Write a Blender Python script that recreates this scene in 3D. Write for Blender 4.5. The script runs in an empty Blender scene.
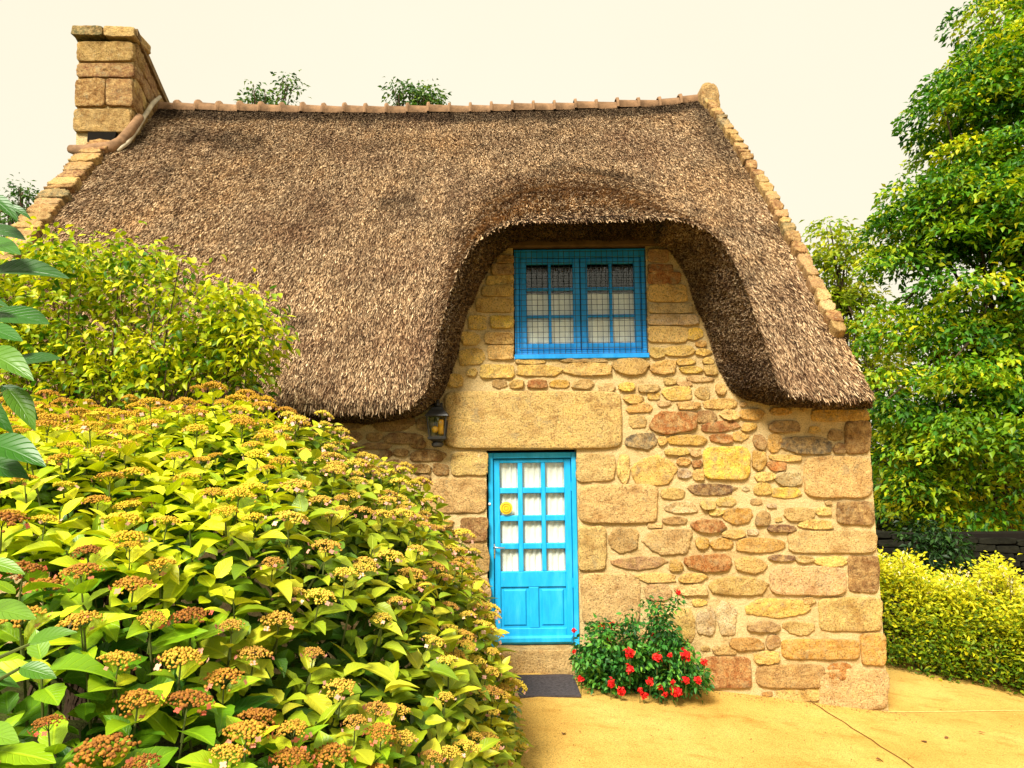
import bpy, math, random
import numpy as np
from mathutils import Vector, Matrix

SC = bpy.context.scene
COL = SC.collection
random.seed(7)
RNG = np.random.default_rng(11)

# ------------------------------------------------------------------ camera
F, PITCH, ROLL = 740.0, math.radians(5.0), math.radians(0.7)
EYE = np.array([0.0, 0.0, 2.2])
FWD = np.array([0, math.cos(PITCH), math.sin(PITCH)])
_r0 = np.array([1.0, 0, 0]); _u0 = np.array([0, -math.sin(PITCH), math.cos(PITCH)])
RGT = math.cos(ROLL) * _r0 - math.sin(ROLL) * _u0
UPV = math.sin(ROLL) * _r0 + math.cos(ROLL) * _u0
cam_d = bpy.data.cameras.new('camera')
cam = bpy.data.objects.new('camera', cam_d); COL.objects.link(cam)
cam_d.sensor_width = 36.0; cam_d.lens = F / 1024 * 36.0
cam_d.clip_start = 0.05; cam_d.clip_end = 2000
cam.matrix_world = Matrix([[RGT[0], UPV[0], -FWD[0], EYE[0]], [RGT[1], UPV[1], -FWD[1], EYE[1]],
                           [RGT[2], UPV[2], -FWD[2], EYE[2]], [0, 0, 0, 1]])
SC.camera = cam

# ------------------------------------------------------------------ world, sun, exposure
SUN_EL, SUN_AZ = math.radians(48), math.radians(-24)      # azimuth of the sun seen from the house front: left of the camera
w = bpy.data.worlds.new('World'); SC.world = w; w.use_nodes = True
nt = w.node_tree; nt.nodes.clear()
o_ = nt.nodes.new('ShaderNodeOutputWorld'); bg = nt.nodes.new('ShaderNodeBackground')
sky = nt.nodes.new('ShaderNodeTexSky'); sky.sky_type = 'NISHITA'; sky.sun_disc = False
sky.sun_elevation = SUN_EL; sky.sun_rotation = math.radians(180) + SUN_AZ
hs = nt.nodes.new('ShaderNodeHueSaturation'); hs.inputs['Saturation'].default_value = 0.25
hs.inputs['Value'].default_value = 0.6
tc = nt.nodes.new('ShaderNodeTexCoord'); nz = nt.nodes.new('ShaderNodeTexNoise')
nz.inputs['Scale'].default_value = 1.6; nz.inputs['Detail'].default_value = 4
rp = nt.nodes.new('ShaderNodeValToRGB')
rp.color_ramp.elements[0].position = 0.3; rp.color_ramp.elements[0].color = (0.97, 0.89, 0.69, 1)
rp.color_ramp.elements[1].position = 0.75; rp.color_ramp.elements[1].color = (1.0, 0.935, 0.75, 1)
vm = nt.nodes.new('ShaderNodeVectorMath'); vm.operation = 'SCALE'; vm.inputs['Scale'].default_value = 2.98
mx = nt.nodes.new('ShaderNodeMix'); mx.data_type = 'RGBA'; mx.inputs[0].default_value = 0.97
nt.links.new(sky.outputs[0], hs.inputs['Color']); nt.links.new(tc.outputs['Generated'], nz.inputs['Vector'])
nt.links.new(nz.outputs[0], rp.inputs[0]); nt.links.new(rp.outputs[0], vm.inputs[0])
nt.links.new(hs.outputs[0], mx.inputs[6]); nt.links.new(vm.outputs[0], mx.inputs[7])
nt.links.new(mx.outputs[2], bg.inputs[0]); nt.links.new(bg.outputs[0], o_.inputs[0])
bg.inputs[1].default_value = 0.1
sd = bpy.data.lights.new('sun', 'SUN'); sd.energy = 2.6; sd.angle = math.radians(20); sd.color = (1.0, 0.93, 0.80)
so = bpy.data.objects.new('sun', sd); COL.objects.link(so)
sdir = Vector((math.sin(SUN_AZ) * math.cos(SUN_EL), -math.cos(SUN_AZ) * math.cos(SUN_EL), math.sin(SUN_EL)))
so.rotation_euler = sdir.to_track_quat('Z', 'Y').to_euler(); so.location = (-6, -6, 14)
SC.view_settings.view_transform = 'Standard'; SC.view_settings.look = 'None'
SC.view_settings.exposure = 1.82; SC.view_settings.gamma = 1.0; SC.view_settings.use_curve_mapping = False


# ------------------------------------------------------------------ geometry helpers
def ray(x, y):
    return FWD + RGT * ((x - 512) / F) + UPV * ((384 - y) / F)

def P(x, y, Y):                       # the point of depth Y seen at pixel (x, y)
    d = ray(x, y)
    return EYE + d * (Y / d[1])

WALL_Y = 7.3
Z_DOOR = P(590, 676, WALL_Y)[2]; X_DOOR = P(590, 676, WALL_Y)[0]
_c = P(886, 711, WALL_Y)
SLOPE = (_c[2] - Z_DOOR) / (_c[0] - X_DOOR)

def gz(X):                            # the ground falls gently to the right
    return Z_DOOR + SLOPE * (np.clip(X, 0.2, 7.5) - X_DOOR)

def G(x, y):                          # ground point seen at pixel
    d = ray(x, y); t = 5.0
    for _ in range(60):
        z = gz(EYE[0] + d[0] * t)
        t = (z - EYE[2]) / d[2]
    return EYE + d * t

def mesh_np(name, V, Fc, mat=None, parent=None, smooth=False, attrs=None, uv=None, mats=None, mi=None):
    V = np.asarray(V, dtype=np.float32); me = bpy.data.meshes.new(name)
    if isinstance(Fc, np.ndarray):
        n, k = Fc.shape
        me.vertices.add(len(V)); me.vertices.foreach_set('co', V.ravel())
        me.loops.add(n * k); me.loops.foreach_set('vertex_index', Fc.astype(np.int32).ravel())
        me.polygons.add(n); me.polygons.foreach_set('loop_start', np.arange(0, n * k, k, dtype=np.int32))
        me.polygons.foreach_set('loop_total', np.full(n, k, dtype=np.int32))
    else:
        me.from_pydata([tuple(v) for v in V], [], [tuple(f) for f in Fc])
    if attrs:
        for an, (ty, arr) in attrs.items():
            a = me.attributes.new(an, ty, 'POINT')
            a.data.foreach_set('value' if ty == 'FLOAT' else 'color', np.asarray(arr, dtype=np.float32).ravel())
    if smooth: me.polygons.foreach_set('use_smooth', np.ones(len(me.polygons), dtype=bool))
    for m in (mats or ([mat] if mat else [])): me.materials.append(m)
    if mi is not None: me.polygons.foreach_set('material_index', np.asarray(mi, dtype=np.int32))
    me.update(); me.validate()
    o = bpy.data.objects.new(name, me); COL.objects.link(o)
    if parent is not None: o.parent = parent; o.matrix_parent_inverse = Matrix.Identity(4); place(o, parent)
    return o

def place(o, parent):                 # geometry is given in world space: undo the parents' offset
    off = Vector((0, 0, 0)); p = parent
    while p: off += p.location; p = p.parent
    o.location = -off        # every parent here is unrotated and unscaled

def thing(name, label, cat, loc=(0, 0, 0), group=None):
    o = bpy.data.objects.new(name, None); COL.objects.link(o); o.location = Vector([float(v) for v in loc])
    o.empty_display_size = 0.1; o['label'] = label; o['category'] = cat
    if group: o['group'] = group
    return o

def tag(o, label, cat, group=None):
    o['label'] = label; o['category'] = cat
    if group: o['group'] = group

class MB:                             # collects shapes into one mesh
    def __init__(s): s.v = []; s.f = []
    def add(s, V, Fc):
        b = len(s.v); s.v += [tuple(map(float, v)) for v in V]; s.f += [tuple(i + b for i in f) for f in Fc]
    def box(s, a, b, ch=0.0):
        (x0, y0, z0), (x1, y1, z1) = a, b
        if ch <= 0:
            V = [(x0,y0,z0),(x1,y0,z0),(x1,y1,z0),(x0,y1,z0),(x0,y0,z1),(x1,y0,z1),(x1,y1,z1),(x0,y1,z1)]
            s.add(V, [(0,3,2,1),(4,5,6,7),(0,1,5,4),(1,2,6,5),(2,3,7,6),(3,0,4,7)]); return
        c = ch; V = []                # front edges chamfered (towards -Y)
        for (xa, xb, za, zb, y) in ((x0, x1, z0, z1, y1), (x0, x1, z0, z1, y0 + c), (x0 + c, x1 - c, z0 + c, z1 - c, y0)):
            V += [(xa, y, za), (xb, y, za), (xb, y, zb), (xa, y, zb)]
        Fc = [(0, 1, 2, 3), (8, 11, 10, 9)]
        for k in (0, 4):
            for i in range(4): j = (i + 1) % 4; Fc.append((k + i, k + 4 + i, k + 4 + j, k + j))
        s.add(V, Fc)
    def tube(s, pts, rad, n=8, cap=True):
        pts = [np.array(p, float) for p in pts]; R = rad if hasattr(rad, '__len__') else [rad] * len(pts)
        V = []; Fc = []
        ref = np.array([0.31, 0.87, 0.38])
        for i, p in enumerate(pts):
            d = pts[min(i + 1, len(pts) - 1)] - pts[max(i - 1, 0)]; d = d / (np.linalg.norm(d) + 1e-9)
            a = np.cross(d, ref); a /= np.linalg.norm(a) + 1e-9; b = np.cross(d, a)
            for k in range(n):
                t = 2 * math.pi * k / n; V.append(p + R[i] * (math.cos(t) * a + math.sin(t) * b))
        for i in range(len(pts) - 1):
            for k in range(n):
                k2 = (k + 1) % n; Fc.append((i * n + k, i * n + k2, (i + 1) * n + k2, (i + 1) * n + k))
        if cap: Fc.append(tuple(range(n))[::-1]); Fc.append(tuple(range((len(pts) - 1) * n, len(pts) * n)))
        s.add(V, Fc)
    def lathe(s, c, prof, n=16, axis='Z', sq=False):
        V = []; Fc = []; c = np.array(c, float)
        for (r, h) in prof:
            for k in range(n):
                t = 2 * math.pi * (k + (0.5 if sq else 0)) / n
                u, v_ = r * math.cos(t), r * math.sin(t)
                V.append(c + (np.array([u, v_, h]) if axis == 'Z' else np.array([u, -h, v_])))
        for i in range(len(prof) - 1):
            for k in range(n):
                k2 = (k + 1) % n; Fc.append((i * n + k, i * n + k2, (i + 1) * n + k2, (i + 1) * n + k))
        Fc.append(tuple(range(n))[::-1]); Fc.append(tuple(range((len(prof) - 1) * n, len(prof) * n)))
        s.add(V, Fc)
    def build(s, name, mat, parent=None, smooth=False, attrs=None):
        return mesh_np(name, np.array(s.v), s.f, mat, parent, smooth, attrs)

def vnoise(p, seed=0):                # cheap smooth value noise on (n,3)
    p = np.asarray(p, float); i = np.floor(p).astype(np.int64); f = p - i; f = f * f * (3 - 2 * f); out = 0
    for dx in (0, 1):
        for dy in (0, 1):
            for dz in (0, 1):
                h = ((i[:, 0] + dx) * 374761393 + (i[:, 1] + dy) * 668265263 + (i[:, 2] + dz) * 2147483647 + seed * 974711) & 0xffffffff
                h = ((h ^ (h >> 13)) * 1274126177) & 0xffffffff; h = (h ^ (h >> 16)) / 4294967295.0
                out = out + h * (f[:, 0] if dx else 1 - f[:, 0]) * (f[:, 1] if dy else 1 - f[:, 1]) * (f[:, 2] if dz else 1 - f[:, 2])
    return out * 2 - 1

def nrm(a): return a / (np.linalg.norm(a, axis=-1, keepdims=True) + 1e-9)

# ------------------------------------------------------------------ material helpers
def mat(name, rough=0.8, color=None, spec=0.3, metal=0.0):
    m = bpy.data.materials.new(name); m.use_nodes = True; n = m.node_tree.nodes
    b = n['Principled BSDF']; b.inputs['Roughness'].default_value = rough
    b.inputs['Specular IOR Level'].default_value = spec; b.inputs['Metallic'].default_value = metal
    if color: b.inputs['Base Color'].default_value = (*color, 1)
    return m, m.node_tree, b

def N(t, ty, **kw):
    n = t.nodes.new(ty)
    for k, v in kw.items():
        if k in n.inputs: n.inputs[k].default_value = v
        else: setattr(n, k, v)
    return n

def noise(t, scale, detail=4, rough=0.6, coord='Object', dist=0.0, stretch=None):
    c = N(t, 'ShaderNodeTexCoord'); n = N(t, 'ShaderNodeTexNoise', Scale=scale, Detail=detail, Roughness=rough, Distortion=dist)
    if stretch:
        mp = N(t, 'ShaderNodeMapping'); mp.inputs['Scale'].default_value = stretch
        t.links.new(c.outputs[coord], mp.inputs[0]); t.links.new(mp.outputs[0], n.inputs['Vector'])
    else: t.links.new(c.outputs[coord], n.inputs['Vector'])
    return n.outputs[0]

def ramp(t, src, stops, interp='LINEAR'):
    r = N(t, 'ShaderNodeValToRGB'); e = r.color_ramp.elements; r.color_ramp.interpolation = interp
    while len(e) < len(stops): e.new(0.5)
    for k, (p, c) in enumerate(stops): e[k].position = p; e[k].color = (*c, 1) if len(c) == 3 else c
    t.links.new(src, r.inputs[0]); return r.outputs[0]

def mixc(t, fac, a, b, mode='MIX'):
    m = N(t, 'ShaderNodeMix', data_type='RGBA', blend_type=mode)
    for sock, v in ((m.inputs[0], fac), (m.inputs[6], a), (m.inputs[7], b)):
        if isinstance(v, (int, float)): sock.default_value = v
        elif isinstance(v, tuple): sock.default_value = (*v, 1)
        else: t.links.new(v, sock)
    return m.outputs[2]

def attr(t, name):
    a = N(t, 'ShaderNodeAttribute', attribute_name=name); return a

def bump(t, b, h, strength=0.5, dist=0.02):
    n = N(t, 'ShaderNodeBump', Strength=strength, Distance=dist); t.links.new(h, n.inputs['Height'])
    t.links.new(n.outputs[0], b.inputs['Normal'])

def g3(v): return (v, v, v)

def stone_mat(name):
    m, t, b = mat(name, 0.9, spec=0.15)
    a = attr(t, 'Col')
    sp = ramp(t, noise(t, 75, 2, 0.7), [(0.36, g3(0.34)), (0.47, g3(0.95)), (0.62, g3(1.08)), (0.72, g3(1.3))])
    c1 = mixc(t, 0.9, a.outputs['Color'], sp, 'MULTIPLY')
    mo_ = ramp(t, noise(t, 15, 6, 0.75), [(0.42, g3(0)), (0.62, g3(0.75))])
    c1 = mixc(t, mo_, c1, mixc(t, 0.7, (0.60, 0.40, 0.16), sp, 'MULTIPLY'))
    big = ramp(t, noise(t, 6, 5, 0.65), [(0.3, (0.62, 0.50, 0.38)), (0.5, g3(1.0)), (0.7, (1.12, 1.05, 0.9))])
    c2 = mixc(t, 0.85, c1, big, 'MULTIPLY')
    st = ramp(t, noise(t, 11, 6, 0.75), [(0.55, g3(0)), (0.66, g3(1))])
    f = N(t, 'ShaderNodeMath', operation='MULTIPLY'); t.links.new(st, f.inputs[0]); f.inputs[1].default_value = 0.5
    c3 = mixc(t, f.outputs[0], c2, (0.20, 0.075, 0.02))
    gl_ = ramp(t, noise(t, 7.5, 6, 0.8, dist=0.6), [(0.56, g3(0)), (0.64, g3(0.55))])
    c3 = mixc(t, gl_, c3, (0.30, 0.24, 0.13))
    li_ = ramp(t, noise(t, 26, 5, 0.8, dist=0.8), [(0.63, g3(0)), (0.68, g3(0.7))])
    c3 = mixc(t, li_, c3, (0.70, 0.60, 0.36))
    t.links.new(c3, b.inputs['Base Color'])
    bump(t, b, noise(t, 30, 8, 0.78), 1.0, 0.035)
    return m

M = {}
M['stone'] = stone_mat('granite')
m, t, b = mat('mortar', 0.95, spec=0.1)
t.links.new(mixc(t, 1.0, ramp(t, noise(t, 5, 6, 0.7), [(0.3, (0.52, 0.35, 0.14)), (0.5, (0.72, 0.53, 0.25)), (0.75, (0.78, 0.60, 0.31))]),
                 ramp(t, noise(t, 90, 2), [(0.35, g3(0.6)), (0.5, g3(1))]), 'MULTIPLY'), b.inputs['Base Color'])
bump(t, b, noise(t, 24, 9, 0.8), 1.0, 0.035); M['mortar'] = m

m, t, b = mat('thatch_bed', 0.95, spec=0.05)
t.links.new(ramp(t, noise(t, 55, 3, 0.7), [(0.35, (0.016, 0.010, 0.006)), (0.5, (0.05, 0.030, 0.016)), (0.68, (0.13, 0.085, 0.045))]), b.inputs['Base Color'])
bump(t, b, noise(t, 60, 4, 0.7), 1.0, 0.03); M['bed'] = m

def straw_mat():
    m, t, b = mat('straw', 0.85, spec=0.15)
    r = attr(t, 'rnd'); wz = attr(t, 'wear_shade')
    c = ramp(t, r.outputs['Fac'], [(0.0, (0.025, 0.011, 0.006)), (0.25, (0.095, 0.046, 0.020)), (0.5, (0.27, 0.168, 0.088)), (0.75, (0.49, 0.335, 0.185)), (1.0, (0.78, 0.60, 0.37))])
    big = ramp(t, noise(t, 0.9, 5, 0.65), [(0.3, (0.66, 0.57, 0.54)), (0.5, g3(1.0)), (0.7, (1.15, 1.06, 0.92))])
    c = mixc(t, 0.9, c, big, 'MULTIPLY')
    stk_ = ramp(t, noise(t, 1.0, 5, 0.7, stretch=(5.5, 0.7, 0.7)), [(0.32, (0.55, 0.50, 0.48)), (0.5, g3(1.0)), (0.7, (1.2, 1.16, 1.1))])
    c = mixc(t, 0.75, c, stk_, 'MULTIPLY')
    c = mixc(t, wz.outputs['Fac'], c, mixc(t, 1.0, c, (0.13, 0.12, 0.12), 'MULTIPLY'))  # weathering, plus the painted shade of the cut underside
    t.links.new(c, b.inputs['Base Color']); return m
M['straw'] = straw_mat()

def simple(name, col, rough=0.6, spec=0.4, metal=0, var=0.15, sc=12, bmp=0.15):
    m, t, b = mat(name, rough, spec=spec, metal=metal)
    n = noise(t, sc, 5, 0.65)
    lo = tuple(c * (1 - var) for c in col); hi = tuple(min(1, c * (1 + var)) for c in col)
    t.links.new(ramp(t, n, [(0.3, lo), (0.7, hi)]), b.inputs['Base Color'])
    if bmp: bump(t, b, noise(t, sc * 4, 4), bmp, 0.005)
    return m
def paint(name, col):
    m, t, b = mat(name, 0.5, spec=0.35)
    c = ramp(t, noise(t, 3.5, 6, 0.7, stretch=(3, 1, 0.7)), [(0.3, tuple(0.8 * v for v in col)), (0.5, col), (0.72, tuple(min(1, 1.15 * v + 0.03) for v in col))])
    c = mixc(t, ramp(t, noise(t, 38, 6, 0.8, stretch=(1, 1, 0.35)), [(0.64, g3(0)), (0.72, g3(0.35))]), c, (0.35, 0.40, 0.38))
    t.links.new(c, b.inputs['Base Color']); bump(t, b, noise(t, 40, 4, stretch=(1, 1, 0.12)), 0.25, 0.004); return m
M['door_blue'] = paint('door_paint', (0.006, 0.35, 0.68)); M['win_blue'] = paint('window_paint', (0.004, 0.26, 0.70))
M['clay'] = simple('clay_tile', (0.22, 0.125, 0.062), 0.85, 0.2, var=0.45, sc=7, bmp=0.6)
M['iron'] = simple('black_iron', (0.022, 0.02, 0.018), 0.5, 0.5, var=0.3, bmp=0.2)
M['steel'] = simple('steel', (0.6, 0.6, 0.6), 0.3, 0.5, metal=1, var=0.05, bmp=0)
M['wire'] = simple('wire', (0.02, 0.03, 0.04), 0.5, 0.4, bmp=0)
M['yellow'] = simple('yellow_enamel', (0.75, 0.50, 0.01), 0.4, 0.5, var=0.1, bmp=0)
M['ochre'] = simple('ochre_ring', (0.40, 0.20, 0.01), 0.5, 0.4, var=0.1, bmp=0)
M['amber'] = simple('amber_glow', (0.80, 0.42, 0.03), 0.25, 0.6, var=0.2, sc=20, bmp=0)
M['cloth'] = simple('net_curtain', (0.93, 0.89, 0.84), 0.95, 0.1, var=0.12, sc=9, bmp=0.3)
M['dark'] = simple('dark_interior', (0.012, 0.010, 0.008), 0.95, 0.05, bmp=0)
M['mat'] = simple('rubber_mat', (0.055, 0.047, 0.05), 0.9, 0.2, var=0.5, sc=40, bmp=0.8)
M['flash'] = simple('lime_flashing', (0.50, 0.43, 0.30), 0.9, 0.1, var=0.3, sc=9, bmp=0.5)
M['bark'] = simple('bark', (0.075, 0.05, 0.03), 0.95, 0.1, var=0.5, sc=9, bmp=1.0)
M['stem'] = simple('green_stem', (0.08, 0.10, 0.02), 0.8, 0.2, var=0.4, bmp=0)
M['wood_beam'] = simple('old_beam', (0.10, 0.06, 0.03), 0.9, 0.1, var=0.4, sc=8, bmp=0.5)

m = bpy.data.materials.new('window_glass'); m.use_nodes = True; t = m.node_tree; t.nodes.clear()
oo = N(t, 'ShaderNodeOutputMaterial'); ms = N(t, 'ShaderNodeMixShader'); tr = N(t, 'ShaderNodeBsdfTransparent')
gl = N(t, 'ShaderNodeBsdfGlossy', Roughness=0.03); lw = N(t, 'ShaderNodeLayerWeight', Blend=0.5); p5 = N(t, 'ShaderNodeMath', operation='POWER'); p5.inputs[1].default_value = 5.0; fr = N(t, 'ShaderNodeMath', operation='MULTIPLY_ADD'); fr.inputs[1].default_value = 0.9; fr.inputs[2].default_value = 0.05; t.links.new(lw.outputs['Facing'], p5.inputs[0]); t.links.new(p5.outputs[0], fr.inputs[0])
tr.inputs[0].default_value = (0.93, 0.95, 0.93, 1)
t.links.new(fr.outputs[0], ms.inputs[0]); t.links.new(tr.outputs[0], ms.inputs[1]); t.links.new(gl.outputs[0], ms.inputs[2]); t.links.new(ms.outputs[0], oo.inputs[0])
M['glass'] = m

def leaf_mat(name, stops, trans=0.35, rough=0.45, veins=0.0, spec=0.4, big=None):
    m, t, b = mat(name, rough, spec=spec)
    r = attr(t, 'rnd'); c = ramp(t, r.outputs['Fac'], stops)
    if big:
        c = mixc(t, 0.9, c, ramp(t, noise(t, big, 3, 0.6), [(0.32, (0.55, 0.62, 0.6)), (0.5, g3(1.0)), (0.68, (1.45, 1.15, 0.9))]), 'MULTIPLY')
    if veins:
        uvn = N(t, 'ShaderNodeAttribute', attribute_name='lu'); uvv = N(t, 'ShaderNodeAttribute', attribute_name='lv')
        ab = N(t, 'ShaderNodeMath', operation='ABSOLUTE'); t.links.new(uvn.outputs['Fac'], ab.inputs[0])
        rib = ramp(t, ab.outputs[0], [(0.0, g3(1)), (0.07, g3(0.8)), (0.12, g3(0))])
        # side veins: v - 0.45*|u| repeated
        mu = N(t, 'ShaderNodeMath', operation='MULTIPLY_ADD'); t.links.new(ab.outputs[0], mu.inputs[0]); mu.inputs[1].default_value = -0.28; t.links.new(uvv.outputs['Fac'], mu.inputs[2])
        m2 = N(t, 'ShaderNodeMath', operation='MULTIPLY'); t.links.new(mu.outputs[0], m2.inputs[0]); m2.inputs[1].default_value = 8
        fr_ = N(t, 'ShaderNodeMath', operation='FRACT'); t.links.new(m2.outputs[0], fr_.inputs[0])
        sv = ramp(t, fr_.outputs[0], [(0.0, g3(0.6)), (0.12, g3(0)), (0.9, g3(0)), (1.0, g3(0.6))])
        mxx = N(t, 'ShaderNodeMath', operation='MAXIMUM'); t.links.new(rib, mxx.inputs[0]); t.links.new(sv, mxx.inputs[1])
        m3 = N(t, 'ShaderNodeMath', operation='MULTIPLY'); t.links.new(mxx.outputs[0], m3.inputs[0]); m3.inputs[1].default_value = veins
        c = mixc(t, m3.outputs[0], c, mixc(t, 1.0, c, (1.9, 1.6, 1.5), 'MULTIPLY'))
        bump(t, b, mxx.outputs[0], 0.5, -0.004)
    if veins > 0.3: c = mixc(t, ramp(t, noise(t, 34, 5, 0.8), [(0.66, g3(0)), (0.71, g3(0.8))]), c, (0.16, 0.085, 0.02))
    t.links.new(c, b.inputs['Base Color'])
    out = t.nodes['Material Output']; tl = N(t, 'ShaderNodeBsdfTranslucent'); ms = N(t, 'ShaderNodeMixShader'); ms.inputs[0].default_value = trans
    t.links.new(mixc(t, 1.0, c, (1.25, 1.2, 0.5), 'MULTIPLY'), tl.inputs[0])
    t.links.new(b.outputs[0], ms.inputs[1]); t.links.new(tl.outputs[0], ms.inputs[2]); t.links.new(ms.outputs[0], out.inputs[0])
    return m

# ------------------------------------------------------------------ leaves
def leaf_template(nl=6, nw=2, width=0.5, fold=0.25, droop=0.35, serr=0.0, tip=1.2):
    V = []; U = []; Wv = []
    for i in range(nl + 1):
        v = i / nl
        wd = width * 0.5 * (math.sin(math.pi * min(1, v ** 0.8)) ** 0.75 if 0 < v < 1 else 0.0)
        wd *= (1 - 0.35 * max(0, v - 0.6) * tip); wd = max(wd, 0.012)
        if serr and 0 < i < nl: wd *= 1 + serr * (1 if i % 2 else -1)
        for j in range(-nw, nw + 1):
            u = j / nw
            V.append((u * wd, v, fold * abs(u) * wd * 2 - droop * v * v + 0.06 * droop)); U.append(u); Wv.append(v)
    k = 2 * nw + 1
    Fc = [(i * k + j, i * k + j + 1, (i + 1) * k + j + 1, (i + 1) * k + j) for i in range(nl) for j in range(k - 1)]
    return np.array(V), np.array(Fc), np.array(U), np.array(Wv)

def leaves(name, tpl, base, yax, nax, size, mat_, parent=None, rnd=None, wscale=None):
    T, Fc, U, Wv = tpl; n = len(base)
    y = nrm(yax); x = nrm(np.cross(y, nax)); z = np.cross(x, y)
    size = np.broadcast_to(np.asarray(size, float), (n,)); bend = RNG.uniform(0.2, 1.5, n); ws = RNG.uniform(0.8, 1.15, n)
    V = base[:, None, :] + size[:, None, None] * (x[:, None, :] * (T[None, :, 0:1] * ws[:, None, None]) + y[:, None, :] * T[None, :, 1:2] + z[:, None, :] * (T[None, :, 2:3] * bend[:, None, None]))
    k = len(T); Fa = (Fc[None] + (np.arange(n) * k)[:, None, None]).reshape(-1, Fc.shape[1])
    rnd = RNG.random(n) if rnd is None else np.clip(rnd, 0, 1)
    at = {'rnd': ('FLOAT', np.repeat(rnd, k)), 'lu': ('FLOAT', np.tile(U, n)), 'lv': ('FLOAT', np.tile(Wv, n))}
    return mesh_np(name, V.reshape(-1, 3), Fa, mat_, parent, True, at)

def randdir(n):
    return nrm(RNG.normal(size=(n, 3)))

LEAF_SMALL = leaf_template(2, 1, 0.55, 0.3, 0.3)
LEAF_MID = leaf_template(4, 1, 0.55, 0.25, 0.35)
LEAF_BIG = leaf_template(9, 2, 0.62, 0.22, 0.34, 0.05)

# ------------------------------------------------------------------ ground
def grid(name, xs, ys, zf, mat_, kind='structure'):
    V = [(x, y, zf(x, y)) for y in ys for x in xs]; n = len(xs)
    Fc = [(j * n + i, j * n + i + 1, (j + 1) * n + i + 1, (j + 1) * n + i) for j in range(len(ys) - 1) for i in range(n - 1)]
    o = mesh_np(name, V, Fc, mat_, None, True); o['kind'] = kind; return o

m, t, b = mat('earth', 0.98, spec=0.05)
t.links.new(ramp(t, noise(t, 1.5, 8, 0.7), [(0.3, (0.018, 0.014, 0.006)), (0.5, (0.035, 0.04, 0.010)), (0.7, (0.06, 0.085, 0.015))]), b.inputs['Base Color'])
bump(t, b, noise(t, 25, 6), 1, 0.05); M['earth'] = m
m, t, b = mat('sandy_concrete', 0.95, spec=0.08)
pc = ramp(t, noise(t, 0.9, 7, 0.62), [(0.3, (0.48, 0.275, 0.055)), (0.5, (0.58, 0.36, 0.085)), (0.7, (0.64, 0.44, 0.125))])
pc = mixc(t, 0.8, pc, ramp(t, noise(t, 95, 4, 0.8), [(0.38, g3(0.22)), (0.47, g3(0.9)), (0.66, g3(1.25))]), 'MULTIPLY')
pc = mixc(t, 0.8, pc, ramp(t, noise(t, 2.6, 6, 0.7, stretch=(1, 2.2, 1)), [(0.30, (0.72, 0.60, 0.46)), (0.46, g3(1.0))]), 'MULTIPLY')
t.links.new(pc, b.inputs['Base Color']); bump(t, b, noise(t, 130, 5, 0.7), 0.7, 0.008); M['path'] = m

xs = [-400, -80, -30, -10, -4, 0.2] + [0.2 + 0.73 * k for k in range(1, 11)] + [12, 30, 80, 400]
ys = [-60, -10, 0, 4, 8, 12, 20, 40, 100, 600]
grid('ground', xs, ys, lambda x, y: gz(x) - 0.012, M['earth'])
grid('path', [-0.55 + 0.25 * k for k in range(52)], [0.3 + 0.5 * k for k in range(32)], lambda x, y: float(gz(x)) + 0.004 * math.sin(x * 1.7 + y * 2.3), M['path'])
def ground_strip(name, pts, wd, mat_, lift):
    V = []; Fc = []
    for k, p in enumerate(pts):
        a = pts[max(k - 1, 0)]; c = pts[min(k + 1, len(pts) - 1)]; d = np.array([c[0] - a[0], c[1] - a[1]]); d /= np.linalg.norm(d) + 1e-9
        nx, ny = -d[1] * wd, d[0] * wd
        for s in (-1, 1):
            X = p[0] + s * nx; Y = p[1] + s * ny; V.append((X, Y, float(gz(X)) + 0.004 * math.sin(X * 1.7 + Y * 2.3) + lift))
        if k: Fc.append((2 * k - 2, 2 * k - 1, 2 * k + 1, 2 * k))
    o = mesh_np(name, V, Fc, mat_); o['kind'] = 'structure'; return o
M['joint'] = simple('joint_filler', (0.16, 0.085, 0.02), 0.95, 0.05, var=0.4, sc=20, bmp=0.4)
a_, b_ = G(812, 703), G(925, 775)
ground_strip('path_joint', [a_ + (b_ - a_) * (k / 12) + np.array([0.01 * math.sin(k * 2.1), 0, 0]) for k in range(13)], 0.007, M['joint'], 0.005)
a_, b_ = G(888, 712), G(1060, 711)
M['joint_pale'] = simple('pale_joint', (0.62, 0.45, 0.14), 0.95, 0.05, var=0.3, sc=20, bmp=0.4)
ground_strip('path_seam', [a_ + (b_ - a_) * (k / 12) for k in range(13)], 0.010, M['joint_pale'], 0.005)

# ------------------------------------------------------------------ cottage
house = thing('thatched_cottage', 'stone cottage with brown thatched roof, blue door and blue dormer window', 'cottage', (0.8, WALL_Y, Z_DOOR))

# --- roof outline: lip (front edge of the thatch) and the line where its underside meets the wall
LIP = [(-85,409,6.9),(120,409,6.9),(310,408,6.9),(395,407,6.89),(414,403,6.88),(427,388,6.86),(437,345,6.84),(450,295,6.78),(466,256,6.68),(486,234,6.6),(513,223,6.54),
       (560,220,6.5),(610,220,6.5),(660,218,6.5),(690,222,6.54),(717,238,6.6),(735,266,6.67),(746,295,6.74),(756,323,6.79),(768,356,6.83),(776,382,6.86),(790,394,6.89),(815,397,6.9),(872,396,6.92)]
INN = [(-60,423),(120,423),(310,421),(395,419),(420,412),(438,398),(456,357),(466,318),(481,285),(495,259),(513,246),
       (560,244),(610,243),(652,243),(669,252),(683,274),(692,298),(702,324),(709,345),(717,368),(726,386),(743,398),(790,405),(870,406)]
Lp = np.array([P(*q) for q in LIP]); Ip = np.array([P(x, y, WALL_Y + 0.03) for x, y in INN])

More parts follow.
